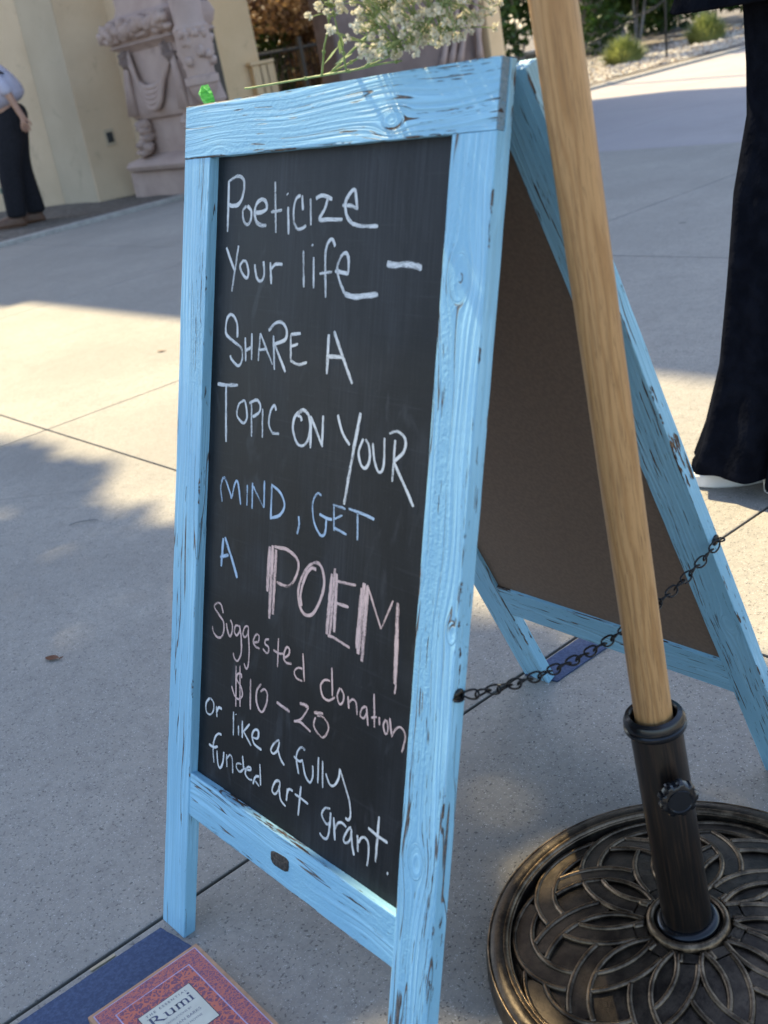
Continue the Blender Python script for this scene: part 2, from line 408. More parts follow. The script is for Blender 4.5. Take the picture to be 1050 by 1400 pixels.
mb = MB(); mb.v = [(-70, -30, -.03), (60, -30, -.03), (60, 90, -.03), (-70, 90, -.03)]; mb.f = [(0, 1, 2, 3)]; mb.mi = [0]
tag(mb.build('ground', M['soil']), kind='structure')
# raised planting soil behind the kerb, lumpy
mb = MB(); N = 60
mb.v = [(-60 + 51.75 * (i / N) ** .35, -12 + 60 * j / N, .012 + .02 * mnoise.noise((i * .9, j * .9, 0))) for j in range(N + 1) for i in range(N + 1)]
mb.f = [(j*(N+1)+i, j*(N+1)+i+1, (j+1)*(N+1)+i+1, (j+1)*(N+1)+i) for j in range(N) for i in range(N)]; mb.mi = [0] * len(mb.f)
tag(mb.build('planting_soil', M['soil'], smooth=True), kind='structure')
mb = MB(); mb.box(-8.27, -8.146, -12, 48, -.05, .035)
tag(mb.build('kerb', M['kerb'], bevel=.008), kind='structure')

# ------------------------------------------------------------------ building
B = thing('stucco_building', 'cream stucco building with carved mauve stone pilasters and a shaded passage', 'building', (-9.7, 5.0, 0))
OB = Vector((-9.7, 5.0, 0))
def bpart(name, mb, mat, parent=B, **k):
    mb.v = [(x - OB.x, y - OB.y, z - OB.z) for x, y, z in mb.v]
    return mb.build(name, mat, parent, **k)
def wallpoly(poly, z0, z1, sh=.075):
    mb = MB(); mb.loft([[(x + sh * z0, y, z0) for x, y in poly], [(x + sh * z1, y, z1) for x, y in poly]]); return mb
H0 = 3.4; HR = 11.5
bpart('wall', wallpoly([(-22, 1.2), (-11.03, 4.43), (-10.60, 4.598), (-10.60, 6.6), (-22, 6.6)], -.05, H0), M['beige'])
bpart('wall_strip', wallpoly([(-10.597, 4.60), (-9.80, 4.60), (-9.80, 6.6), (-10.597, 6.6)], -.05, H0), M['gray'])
bpart('wall', wallpoly([(-9.797, 4.603), (-9.765, 4.603), (-9.60, 5.06), (-8.20, 5.06), (-8.20, 5.11), (-9.2, 5.6), (-9.797, 5.6)], -.05, H0, .055), M['beige'])
# jamb and inner wall of the passage, shade and bounced light in their colours
mb = MB(); mb.box(-9.5, -8.3, 5.115, 5.45, -.05, H0); bpart('door_jamb', mb, M['jambshade'])
mb = MB(); mb.box(-9.79, -9.45, 5.56, 6.68, -.05, H0)
bpart('inner_wall', mb, M['tan'])
mb = MB()
for k in range(3): mb.box(-9.445, -9.37, 6.52 + k * .085, 6.635 + k * .085, -.05, .99)
mb.box(-9.445, -9.35, 6.49, 6.80, .995, 1.03)
bpart('baluster_rail', mb, M['tan'], bevel=.008)
# upper storeys (cast the shade over the plaza)
mb = MB(); mb.box(-24, -8.55, 4.95, 6.9, H0, HR); bpart('upper_wall', mb, M['beige'])
mb = MB(); mb.box(-24.2, -8.35, 4.78, 7.0, HR, HR + .27); mb.box(-24.2, -14.6, 4.7, 6.9, HR + .27, HR + .43); bpart('cornice', mb, M['mauve'])
mb = MB(); mb.box(-11.6, -8.55, 6.9, 10.1, 3.0, HR); bpart('wing_wall', mb, M['beige'])
mb = MB(); mb.box(-11.7, -8.35, 7.0, 10.25, HR, HR + .27); bpart('wing_cornice', mb, M['mauve'])
t = thing('added_shadow_pole', 'slim pole added beyond the building end for its thin shadow, unseen behind the wooden umbrella pole', 'pole', (-8.9018, 11.0594, 0))  # unseen pole, added to cast the thin shadow line on the paving
mb = MB(); mb.lathe([(.06, -.03), (.055, .3), (.04, .35), (.035, 8.6)], 14); mb.build('shaft', M['iron'], t, smooth=True, auto=40)
mb = MB(); mb.blob((0, 0, 8.66), (.09, .09, .09)); mb.build('finial', M['gray'], t, smooth=True)

# carved pilaster on the facade
def rect_ring(cx, cy, w, d, z, n=6, r=.04):
    pts = []
    for sx, sy, a0 in ((1, -1, -90), (1, 1, 0), (-1, 1, 90), (-1, -1, 180)):
        for k in range(n + 1):
            a = math.radians(a0 + 90 * k / n)
            pts.append((cx + sx * (w/2 - r) + r*math.cos(a), cy + sy * (d/2 - r) + r*math.sin(a), z))
    return pts
def profile_column(prof, cx, cy, lean=0.0):
    mb = MB(); mb.loft([rect_ring(cx + lean * z, cy, w, d, z) for z, w, d in prof]); return mb
PX, PY = -8.46, 4.98
pil = bpart('carved_pilaster', profile_column([(-.05, 1.90, .34), (.24, 1.86, .34), (.245, 1.6, .30), (.26, 1.62, .46), (.30, 1.68, .50), (.34, 1.62, .46), (.38, 1.3, .30), (.40, 1.0, .22),
    (.70, 1.0, .24), (.72, 1.10, .34), (.78, 1.16, .40), (.86, 1.12, .38), (1.05, 1.02, .35), (1.30, .96, .34), (1.33, 1.04, .40), (1.36, 1.12, .50), (1.39, 1.08, .46), (1.42, 1.12, .5), (1.50, 1.16, .54), (1.58, 1.10, .5), (1.62, .92, .36), (1.68, .88, .32), (H0, .86, .3)], PX, PY, 0.0), M['mauve'], smooth=True, auto=40)
random.seed(3)
# leafy band, swag and corner blocks
mb = MB()
for k in range(22):
    a = k / 21; x = PX + (-.57 + 1.14 * a)
    mb.blob((x, PY - .27 - .02 * rnd.random(), 1.46 + .09 * rnd.random()), (.075, .05, .06), 8, 6, .7, k)
    mb.blob((x, PY - .25, 1.42 + .03 * rnd.random()), (.06, .05, .035), 8, 6, .5, k + 40)
bpart('leaf_carving', mb, M['mauve'], pil, smooth=True)
mb = MB()
for k in range(5):
    pts = []
    for i in range(15):
        t = i / 14 * 2 - 1
        pts.append((PX + .02 + t * (.40 - .025 * k), PY - .185 - .04 * (1 - t*t) - .006 * k, 1.24 - (.26 + .065 * k) * (1 - abs(t)**2.6) + .02 * k))
    mb.tube(pts, [.012 + .016 * (1 - (i/7 - 1)**2) for i in range(15)], 8)
for sx in (-1, 1):
    for k in range(3):
        mb.tube([(PX + sx * (.40 + .015*k), PY - .175, 1.30), (PX + sx * (.43 + .03*k), PY - .195, 1.02), (PX + sx * (.42 + .05*k), PY - .205, .76)], [.014, .026, .036], 8)
bpart('drapery_swag', mb, M['mauve'], pil, smooth=True)
for sx in (-1, 1):
    mb = MB()
    for k in range(12):
        mb.blob((PX + sx * (.38 + .12 * rnd.random()), PY - .13 - .06 * rnd.random(), .42 + .26 * k / 11), (.085, .07, .045), 8, 6, .8, k + 9 * sx)
    bpart('corner_carving', mb, M['mauve'], pil, smooth=True)
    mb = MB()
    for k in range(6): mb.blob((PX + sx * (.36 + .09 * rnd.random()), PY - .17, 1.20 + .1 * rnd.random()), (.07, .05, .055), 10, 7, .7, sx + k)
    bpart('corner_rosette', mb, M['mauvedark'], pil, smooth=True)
# slim column beside it
mb = MB(); mb.lathe([(.05, .78), (.10, .84), (.13, .92), (.15, .93), (.15, .99), (.12, 1.0), (.13, 1.1), (.16, 1.2), (.15, 1.33), (.16, 1.38), (.13, 1.42), (.14, 2.0), (.14, H0)], 20, (-7.74, 4.86, 0))
col_ = bpart('hanging_column', mb, M['mauve'], smooth=True, auto=40)
mb = MB()
for k in range(26):
    a = rnd.uniform(0, 6.28); mb.blob((-7.74 + .14*math.cos(a), 4.86 + .14*math.sin(a), rnd.uniform(1.08, 1.34)), (.04, .04, .045), 7, 5, .5, k)
bpart('ring_carving', mb, M['mauve'], col_, smooth=True)
# arcade pier beyond the passage
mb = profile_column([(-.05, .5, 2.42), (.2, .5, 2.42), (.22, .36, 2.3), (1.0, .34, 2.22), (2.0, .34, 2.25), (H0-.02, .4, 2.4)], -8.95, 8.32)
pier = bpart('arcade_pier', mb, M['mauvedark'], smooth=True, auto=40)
mb = MB()
for k in range(4):
    pts = [(-8.76 + .02 * k, 8.9 + .12 * k - .25 * (i/8)**2 * (1 if k < 3 else .2), 1.5 - .9 * i / 8) for i in range(9)]
    mb.tube(pts, [.03 + .02 * math.sin(i) ** 2 for i in range(9)], 8)
bpart('drapery_fold', mb, M['mauve'], pier, smooth=True)
mb = MB(); mb.box(-9.12, -8.66, 9.36, 9.60, .0, H0-.03); bpart('pier_lit_edge', mb, M['tan'], pier, bevel=.02)  # sunlit end of the pier, its brightness put into the tan colour

# small fittings on the wall
t = thing('wall_socket_box', 'small grey electrical box low on the cream wall beside the carved pilaster', 'electrical box', (-9.66, 4.84, .6))
yaw = math.atan2(5.06 - 4.603, -9.60 + 9.765)
Rz = Matrix.Rotation(yaw, 4, 'Z')
mb = MB(); mb.box(-.05, .05, -.03, .0, -.08, .08); mb.build('housing', M['gray'], t, matrix=Matrix.Translation((0, 0, 0)) @ Rz, bevel=.008)
mb = MB(); mb.box(-.03, .03, -.042, -.03, -.05, .05); mb.build('cover_flap', M['iron'], t, matrix=Rz, bevel=.004)
mb = MB(); mb.box(-.09, .09, -.02, .02, -.03, .03); mb.box(-.03, .03, -.05, -.02, -.02, .02)
o = mb.build('hose_bib_plate', plain('green_patina', (.07, .13, .09), .5), bevel=.006); o.location = (-11.32, 4.30, .24); o.rotation_euler.z = .3
tag(o, 'dark green metal plate at the foot of the cream wall behind the walking man', 'wall plate')

# ------------------------------------------------------------------ vegetation
def leaves(mb, c, rad, n, size, rr, clumps=14, long=1.6):
    cs = []
    for k in range(clumps):
        d = Vector((rr.gauss(0, 1), rr.gauss(0, 1), rr.gauss(0, 1))).normalized() * rr.uniform(.25, .9)
        cs.append((Vector((c[0] + d.x*rad[0], c[1] + d.y*rad[1], c[2] + d.z*rad[2])), rr.uniform(.22, .42)))
    for k in range(n):
        q, cr = rr.choice(cs)
        d = Vector((rr.gauss(0, 1), rr.gauss(0, 1), rr.gauss(0, 1))).normalized() * cr * rr.random() ** .4
        p = q + Vector((d.x*rad[0], d.y*rad[1], d.z*rad[2]))
        leaf(mb, p, size * rr.uniform(.6, 1.3), rr, long)
def leaf(mb, p, s, rr, long=1.6):
    a = Vector((rr.gauss(0, 1), rr.gauss(0, 1), rr.gauss(0, .7))).normalized(); b = a.orthogonal().normalized()
    b = (b * math.cos(rr.uniform(0, 6.28)) + a.cross(b) * math.sin(rr.uniform(0, 6.28))).normalized()
    n = a.cross(b)
    mb.add([p - a*s*long*.5, p + b*s*.4 + n*s*.12, p + a*s*long*.5, p - b*s*.4 + n*s*.12], [(0, 1, 2, 3)])
def shrub(name, label, cat, c, rad, n, size, mat, seed, group=None, trunk=True):
    rr = random.Random(seed); t = thing(name, label, cat, (c[0], c[1], 0), group)
    mb = MB(); leaves(mb, (0, 0, c[2]), rad, n, size, rr); mb.build('foliage', mat, t)
    mb = MB()
    for k in range(5):
        a = rr.uniform(0, 6.28); mb.tube([(.06*math.cos(a), .06*math.sin(a), -.02), (.2*rad[0]*math.cos(a), .2*rad[1]*math.sin(a), c[2]*.6), (.55*rad[0]*math.cos(a), .55*rad[1]*math.sin(a), c[2]*1.2)], [.03, .022, .01], 6)
    mb.build('stem', M['bark'], t); return t
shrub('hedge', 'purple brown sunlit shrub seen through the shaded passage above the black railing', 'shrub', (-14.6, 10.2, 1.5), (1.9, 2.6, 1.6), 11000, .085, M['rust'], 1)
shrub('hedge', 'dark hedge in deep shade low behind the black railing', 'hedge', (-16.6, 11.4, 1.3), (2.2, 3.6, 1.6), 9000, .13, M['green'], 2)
t = thing('iron_fence', 'low black iron railing in front of the purple brown shrub', 'fence', (-12.6, 9.6, 0))
FD = Vector((-.35, 1, 0)).normalized()
mb = MB()
for z in (.18, 1.12): mb.tube([FD * -2.2 + Vector((0, 0, z)), FD * 2.6 + Vector((0, 0, z))], .02, 6)
mb.build('rail', M['iron'], t)
mb = MB()
for k in range(44): p = FD * (-2.15 + k * .108); mb.tube([p + Vector((0, 0, .02)), p + Vector((0, 0, 1.18))], .009, 5)
mb.build('bars', M['iron'], t)
for k in (-2.2, 0, 2.6):
    mb = MB(); p = FD * k; mb.box(p.x-.03, p.x+.03, p.y-.03, p.y+.03, -.03, 1.26); mb.build('post', M['iron'], t)
# far planting on the right
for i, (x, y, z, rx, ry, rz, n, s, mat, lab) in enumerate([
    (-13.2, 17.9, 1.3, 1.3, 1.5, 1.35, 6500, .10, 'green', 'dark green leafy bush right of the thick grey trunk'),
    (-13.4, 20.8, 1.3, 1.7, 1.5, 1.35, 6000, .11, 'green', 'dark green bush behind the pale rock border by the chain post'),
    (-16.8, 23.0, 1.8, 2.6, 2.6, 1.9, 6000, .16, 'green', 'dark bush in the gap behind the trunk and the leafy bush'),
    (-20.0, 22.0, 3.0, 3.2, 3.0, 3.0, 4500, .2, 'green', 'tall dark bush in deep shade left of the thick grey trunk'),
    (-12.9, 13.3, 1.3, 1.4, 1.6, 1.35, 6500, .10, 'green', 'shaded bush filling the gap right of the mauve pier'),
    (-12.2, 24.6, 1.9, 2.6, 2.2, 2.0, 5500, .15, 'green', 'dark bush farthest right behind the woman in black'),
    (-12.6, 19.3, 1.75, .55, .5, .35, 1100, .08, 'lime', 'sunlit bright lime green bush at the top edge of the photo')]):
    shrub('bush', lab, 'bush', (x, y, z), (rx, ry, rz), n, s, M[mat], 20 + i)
t = thing('tree', 'thick grey barked tree trunk at the top of the photo beside the wooden pole', 'tree', (-14.6, 18.3, 0))
mb = MB(); mb.lathe([(.95, -.05), (.72, .2), (.60, .6), (.55, 1.4), (.52, 3), (.45, 6), (.3, 8)], 22)
mb.v = [(x * (1 + .12 * mnoise.noise((x*3, y*3, z*.8))), y * (1 + .12 * mnoise.noise((x*3, y*3, z*.8 + 5))), z) for x, y, z in mb.v]
mb.build('trunk', M['bark'], t, smooth=True)
mb = MB(); leaves(mb, (0, 0, 8.6), (3.6, 3.6, 2.2), 5000, .3, random.Random(5), 26); mb.build('crown', M['green'], t)
# gravel
mb = MB(); rg = random.Random(11)
for k in range(3600):
    y = rg.uniform(11.2, 21); edge = -8.75 - .03 * (y - 11) ** 1.1
    x = edge - abs(rg.gauss(0, 1.4)); r = rg.uniform(.025, .075)
    vs = []
    for sx, sy, sz in ((1,0,0),(0,1,0),(-1,0,0),(0,-1,0),(0,0,1),(0,0,-1),):
        vs.append((x + r*sx*rg.uniform(.6, 1.2), y + r*sy*rg.uniform(.6, 1.2), .02 + r*.6*sz*rg.uniform(.6, 1.1)))
    mb.add(vs, [(0,1,4),(1,2,4),(2,3,4),(3,0,4),(1,0,5),(2,1,5),(3,2,5),(0,3,5)])
g = G('tan_river_stones'); ri = g.noise(g.obj(), 9.0, 1); ri2 = g.noise(g.obj(), 17.0, 2)
mat = g.fin(g.mix(g.ss(ri2, .38, .62), g.mix(g.ss(ri, .4, .6), (.17, .115, .08), (.40, .33, .25)), (.56, .52, .44)), .8)
tag(mb.build('gravel', mat), 'tan and cream river stones bordering the planting bed', 'gravel', kind='stuff')
def tuft(label, x, y, r, h, n, seed):
    rr = random.Random(seed); mb = MB()
    for k in range(n):
        a = rr.uniform(0, 6.283); o_ = rr.random() ** .7; l = h * rr.uniform(.7, 1.15)
        d = Vector((math.cos(a), math.sin(a), 0)); w = Vector((-d.y, d.x, 0)) * .009
        b0 = d * (.62 * r * o_) + w * rr.uniform(-6, 6); hz = l * (1 - .62 * o_ * o_); p1 = d * (.80 * r * o_) + Vector((0, 0, hz * .62)) + w * rr.uniform(-4, 4); p2 = d * (r * (o_ + .12)) + Vector((0, 0, hz)) + w * rr.uniform(-9, 9)
        mb.add([b0 - w, b0 + w, p1 + w, p1 - w, p2], [(0, 1, 2, 3), (3, 2, 4)])
    o = mb.build('grass_tuft', M['grass']); o.location = (x, y, 0)
    tag(o, label, 'ornamental grass', 'pale grass tufts in the rock border')
tuft('pale grass tuft nearest the wooden pole, its right side in shade', -10.5, 14.1, .42, .42, 900, 1)
tuft('pale feathery grass tuft behind the chain post', -10.6, 16.4, .42, .5, 900, 2)
tuft('grass tuft half hidden behind the wooden pole beside the pale block', -10.9, 12.9, .34, .34, 600, 3)
tuft('darker grass tuft beside the hem of the black jacket', -10.9, 19.2, .5, .55, 700, 4)
t = thing('pale_top_block', 'low block with a pale cap put in for its sunlit top behind the wooden pole by the grass', 'concrete block', (-11.9, 14.0, 0))
mb = MB(); mb.box(-.25, .25, -.3, .3, -.02, .36); mb.build('block', M['kerb'], t, bevel=.02)
mb = MB(); mb.box(-.27, .27, -.32, .32, .363, .42); mb.build('cap', M['whiterubber'], t, bevel=.01)  # white colour stands in for sunlight on the block's top
t = thing('chain_post', 'thin dark stake with a pale knob holding a drooping chain in the rock border', 'post', (-9.65, 14.0, 0))
mb = MB(); mb.tube([(0, 0, -.02), (.02, .02, .60), (.03, .03, .82)], .016, 8); mb.build('stake', M['iron'], t)
mb = MB(); mb.blob((.03, .03, .85), (.035, .035, .035)); mb.build('knob', M['whiterubber'], t, smooth=True)
mb = MB()
def sag(a, b, s, n): return [a.lerp(b, i/n) - Vector((0, 0, s * 4 * (i/n) * (1 - i/n))) for i in range(n + 1)]
P0 = Vector((.03, .03, .80))
for P1, s in ((Vector((-1.6, -1.6, .1)), .05), (Vector((-2.6, 2.2, .7)), .12)):
    pts = sag(P0, P1, s, 40)
    for i in range(40):
        c = (pts[i] + pts[i+1]) / 2; d = (pts[i+1] - pts[i]).normalized(); q = d.orthogonal().normalized()
        if i % 2: q = d.cross(q)
        mb.tube([c + d * .040 * math.cos(a) + q * .014 * math.sin(a) for a in [2*math.pi*j/8 for j in range(8)]], .0045, 5, closed=True)
mb.build('hanging_chain', M['iron'], t)

# shade tree standing outside the frame on the left; its crown throws the dappled shade over the sign
t = thing('shade_tree', 'broad shade tree left of the plaza outside the picture', 'tree', (-9.3, .55, 0))
mb = MB(); rt = random.Random(4)
mb.tube([(0, 0, -.05), (.05, .02, 1.5), (.1, .1, 3.2), (.3, .2, 4.6)], [.30, .24, .21, .18], 14)
for k in range(9):
    a = k * .7; e = Vector((1.6 + 2.3*math.cos(a)*rt.uniform(.5, 1), -.1 + 1.0*math.sin(a)*rt.uniform(.5, 1), rt.uniform(6.6, 8.2)))
    mb.tube([(.2, .15, 4.2), Vector((.2, .15, 4.2)).lerp(e, .5) + Vector((0, 0, .4)), e], [.12, .07, .02], 8)
mb.build('trunk', M['bark'], t, smooth=True)
def shade_here(gx, gy):
    # shade wanted on the paving; crown leaves are placed to cast it, sun gaps included
    edge = (.44 if gx < -1.9 else .54) + .10 * math.sin(gx * 2.1 + .6) + .06 * math.sin(gx * 5.3)
    e = edge - gy + .05 * mnoise.noise((gx * 4, gy * 4, 1))
    for hx, hy, hr in ((1.02, -.24, .30),):
        e = min(e, math.hypot(gx - hx, gy - hy) - hr)
    return e
mb = MB(); cot = 1 / math.tan(SUN_EL); n_ = 0
while n_ < 15000:
    h = rt.uniform(6.6, 9.0); gx = rt.uniform(-4.6, 2.4); gy = rt.uniform(-3.2, .6)
    e = shade_here(gx, gy)
    if e < 0.0: continue
    if gx > .32 and abs(gy + .315 - .06 * gx) < .085 and rt.random() < min(.9, .35 + gx): continue
    if math.hypot(gx - .45, gy + .09) < .155 and rt.random() < .55: continue
    if math.hypot(gx + .85, gy - .08) < .16 and rt.random() < .25: continue
    p = Vector((gx + SH.x * cot * h + 9.3, gy + SH.y * cot * h - .55, h))
    leaf(mb, p, rt.uniform(.11, .18) if e > .08 else .05, rt, 1.7); n_ += 1
mb.build('crown', M['green'], t)
CHALK = [
 ('poeticize', 'white', [(33,[(757,813),(766,1356)]),(34,[(758,824),(872,780),(976,777),(1062,834),(1051,963),(976,1060),(852,1080),(766,1063)]),(33,[(1121,1084),(1055,1138),(1079,1236),(1148,1280),(1213,1237),(1218,1140),(1141,1085)]),(36,[(1307,1158),(1425,1153),(1508,1118),(1487,1048),(1407,1025),(1320,1066),(1287,1152),(1326,1249),(1428,1288),(1514,1288)]),(31,[(1644,853),(1697,1367)]),(31,[(1592,1156),(1787,1137)]),(31,[(1896,1108),(1926,1382)]),(31,[(1870,975),(1879,988)]),(28,[(2104,1000),(2035,1028),(1997,1130),(2011,1254),(2078,1326),(2168,1320),(2219,1292)]),(28,[(2130,1000),(2156,1143)]),(28,[(2274,1034),(2303,1292)]),(32,[(2364,1036),(2471,1008),(2630,1049)]),(31,[(2573,1017),(2517,1138),(2440,1237),(2593,1238),(2809,1240)]),(33,[(2797,1107),(2927,1115),(3041,1146)]),(33,[(3031,1142),(2999,1040),(2977,973),(2915,990),(2843,1085),(2870,1202),(2958,1280)]),(32,[(2958,1280),(3119,1304),(3350,1305)])]),
 ('your_life', 'white', [(31,[(756,1525),(935,1769)]),(31,[(999,1500),(896,1995)]),(30,[(1110,1653),(1044,1721),(1113,1808),(1189,1840),(1213,1773),(1165,1675),(1102,1660)]),(30,[(1328,1693),(1379,1834),(1460,1864),(1514,1797),(1492,1657)]),(29,[(1621,1666),(1654,1890)]),(29,[(1642,1740),(1718,1685),(1843,1682)]),(28,[(2197,1541),(2235,1902)]),(28,[(2376,1600),(2402,1906)]),(28,[(2340,1475),(2349,1495)]),(29,[(2717,1495),(2671,1432),(2612,1447),(2570,1537),(2579,1718),(2610,1989)]),(29,[(2487,1760),(2689,1735)]),(31,[(2738,1724),(2856,1740),(2954,1748)]),(31,[(2944,1738),(2941,1611),(2897,1553),(2825,1583),(2769,1693),(2813,1811),(2907,1937)]),(42,[(2907,1941),(3055,1961),(3243,1943),(3411,1923)]),(48,[(3513,1638),(3609,1655),(3811,1642),(3997,1669)])]),
 ('share_a', 'white', [(31,[(1045,2486),(1026,2328),(913,2244),(819,2306),(812,2456),(955,2527),(1129,2594),(1159,2717),(1080,2792),(948,2734),(915,2691)]),(28,[(1203,2475),(1231,2733)]),(28,[(1330,2422),(1344,2708)]),(28,[(1214,2621),(1341,2566)]),(27,[(1491,2411),(1473,2706)]),(27,[(1491,2411),(1743,2722)]),(27,[(1465,2591),(1633,2566)]),(31,[(1738,2416),(1783,2774)]),(31,[(1646,2375),(1748,2296),(1880,2273),(1972,2347),(1951,2445),(1765,2506)]),(31,[(1765,2506),(1985,2777)]),(28,[(2050,2385),(2072,2651)]),(28,[(2050,2385),(2221,2363)]),(28,[(2050,2513),(2183,2471)]),(28,[(2061,2652),(2211,2681),(2353,2644)]),(36,[(2693,2341),(2695,2732)]),(35,[(2775,2305),(2930,2537),(3108,2788)]),(35,[(2672,2558),(2931,2547)])]),
 ('topic_on_your', 'white', [(35,[(676,3033),(882,3026),(1095,3005)]),(36,[(852,3034),(896,3666)]),(28,[(1233,3156),(1132,3213),(1098,3334),(1230,3410),(1300,3332),(1255,3176),(1204,3170)]),(28,[(1378,3162),(1406,3537)]),(28,[(1338,3178),(1477,3128),(1550,3177),(1528,3258),(1410,3318)]),(27,[(1596,3205),(1616,3519)]),(27,[(1851,3197),(1816,3146),(1751,3209),(1726,3347),(1800,3438),(1924,3432)]),(30,[(2323,3135),(2201,3210),(2168,3345),(2242,3477),(2336,3503),(2433,3439),(2463,3285),(2416,3162),(2305,3137),(2238,3205)]),(30,[(2238,3205),(2293,3209),(2315,3250)]),(30,[(2471,3177),(2489,3506)]),(30,[(2472,3187),(2691,3466)]),(30,[(2673,3148),(2680,3457)]),(27,[(2910,3112),(2999,3277),(3125,3383)]),(37,[(3262,3049),(3170,3521),(3088,3983)]),(26,[(3327,3294),(3269,3424),(3309,3540),(3385,3569),(3440,3479),(3418,3351),(3359,3293)]),(26,[(3471,3314),(3519,3487),(3591,3577),(3651,3507),(3640,3240)]),(27,[(3794,3239),(3789,3634)]),(27,[(3705,3192),(3821,3157),(3930,3210),(3927,3327),(3791,3445)]),(27,[(3791,3445),(3959,3635),(4109,3814)])]),
 ('mind_get', 'blue', [(26,[(864,4358),(822,4195),(889,4075),(1024,4232),(1057,4274),(1111,4109),(1174,4087),(1246,4324)]),(26,[(1364,4078),(1373,4312)]),(26,[(1465,4038),(1478,4328)]),(25,[(1479,4070),(1699,4275)]),(25,[(1692,3976),(1707,4273)]),(27,[(1836,3986),(1843,4374)]),(27,[(1837,3997),(2006,4059),(2085,4180),(2006,4297),(1854,4356)]),(26,[(2344,4243),(2362,4328),(2334,4435)]),(25,[(2717,3954),(2646,3950),(2578,4066),(2619,4255),(2736,4363),(2810,4326),(2818,4184)]),(25,[(2700,4152),(2824,4172),(2911,4166)]),(25,[(2931,4012),(2955,4275)]),(25,[(2914,4015),(3118,4019)]),(25,[(2944,4159),(3074,4091)]),(25,[(2952,4243),(3158,4271)]),(26,[(3167,4010),(3381,4018),(3567,4037)]),(27,[(3311,4035),(3332,4292)])]),
 ('letter_a', 'blue', [(37,[(916,4776),(894,5115)]),(36,[(950,4757),(1106,4968),(1239,5170)]),(36,[(864,5009),(1039,4946)])]),
 ('poem', 'pink', [(48,[(1851,4673),(1839,5180)]),(48,[(1905,4650),(1902,5472)]),(48,[(1971,4682),(1965,5408)]),(32,[(1937,4659),(2169,4639),(2345,4691),(2390,4783),(2327,4934),(2202,5028),(2007,5034)]),(32,[(2639,4681),(2503,4802),(2409,5005),(2442,5179),(2542,5255),(2685,5206),(2810,4995),(2840,4811),(2764,4675),(2639,4681)]),(33,[(2697,4734),(2608,4744),(2509,4868),(2451,5063),(2480,5181)]),(43,[(2961,4717),(2932,5363)]),(43,[(3007,4652),(2984,5360)]),(43,[(3039,4698),(3050,5308)]),(27,[(3035,4775),(3352,4742)]),(27,[(3056,4999),(3259,4990)]),(27,[(2950,5369),(3073,5368),(3315,5398)]),(52,[(3478,4690),(3450,5423)]),(52,[(3528,4709),(3515,5480)]),(52,[(3451,4749),(3429,5375)]),(22,[(3527,4699),(3771,5076)]),(22,[(3918,4757),(3771,5076)]),(44,[(3985,4761),(4012,5227),(4024,5557)]),(20,[(4041,5547),(4030,5650)])]),
 ('suggested', 'pink', [(27,[(978,5653),(923,5567),(850,5561),(781,5624),(871,5688),(984,5752),(1004,5855),(950,5951),(853,5971),(776,5931),(752,5869)]),(26,[(1049,5755),(1087,5845),(1138,5891),(1180,5819),(1174,5741),(1131,5693)]),(23,[(1313,5716),(1245,5735),(1226,5806),(1275,5839),(1340,5762),(1324,5707)]),(23,[(1324,5713),(1368,5833),(1381,6015),(1320,6129),(1249,6120),(1221,6062)]),(23,[(1494,5674),(1438,5695),(1399,5785),(1447,5811),(1510,5741),(1493,5667)]),(23,[(1501,5717),(1539,5916),(1537,6101),(1496,6172),(1447,6121)]),(23,[(1618,5821),(1715,5787),(1721,5721),(1676,5714),(1625,5774),(1618,5828),(1677,5863),(1743,5857)]),(22,[(1917,5704),(1853,5729),(1846,5775),(1913,5795),(1917,5851),(1875,5870),(1808,5844)]),(23,[(2093,5642),(2102,5968)]),(23,[(2010,5798),(2106,5808),(2199,5787)]),(23,[(2213,5827),(2292,5773),(2303,5707),(2254,5696),(2218,5757),(2209,5835),(2258,5871),(2356,5854)]),(20,[(2547,5679),(2597,5978)]),(20,[(2552,5850),(2473,5862),(2411,5924),(2452,5980),(2564,5983)])]),
 ('donation', 'pink', [(22,[(3049,5687),(3086,5981)]),(22,[(3032,5832),(2934,5857),(2880,5938),(2930,6038),(3031,6044),(3125,5981)]),(22,[(3202,5854),(3162,5950),(3208,6024),(3263,5980),(3265,5903),(3212,5857)]),(22,[(3336,5899),(3360,6024)]),(22,[(3354,5963),(3410,5907),(3468,5925),(3495,6047)]),(21,[(3617,5912),(3565,5955),(3545,6036),(3602,6041),(3641,5966),(3626,5909)]),(21,[(3633,5920),(3672,6098)]),(21,[(3733,5746),(3771,6082)]),(21,[(3714,5997),(3796,5963)]),(21,[(3831,5951),(3843,6032)]),(21,[(3929,5942),(3900,6012),(3934,6085),(3967,6062),(3965,5989),(3938,5945)]),(21,[(3987,5909),(4026,6065)]),(21,[(4028,6088),(4075,5999),(4139,5947),(4201,5967),(4224,6018),(4215,6094),(4190,6187)])]),
 ('ten_to_twenty', 'pink', [(21,[(1289,6197),(1319,6685)]),(21,[(1369,6173),(1405,6656)]),(21,[(1414,6309),(1397,6265),(1325,6287),(1316,6357),(1407,6412),(1443,6501),(1375,6573),(1286,6560),(1214,6465)]),(27,[(1594,6261),(1615,6619)]),(27,[(1806,6252),(1731,6358),(1726,6475),(1789,6561),(1858,6562),(1919,6460),(1937,6340),(1879,6294),(1800,6344)]),(31,[(2119,6365),(2221,6376),(2366,6391)]),(36,[(2540,6241),(2620,6227),(2695,6233)]),(24,[(2695,6233),(2618,6353),(2548,6424),(2450,6470)]),(24,[(2450,6470),(2563,6442),(2665,6462),(2754,6485)]),(32,[(2795,6254),(2949,6217)]),(24,[(2823,6298),(2803,6398),(2887,6461),(2972,6470),(3047,6374),(3040,6300),(2940,6251),(2846,6275)])]),
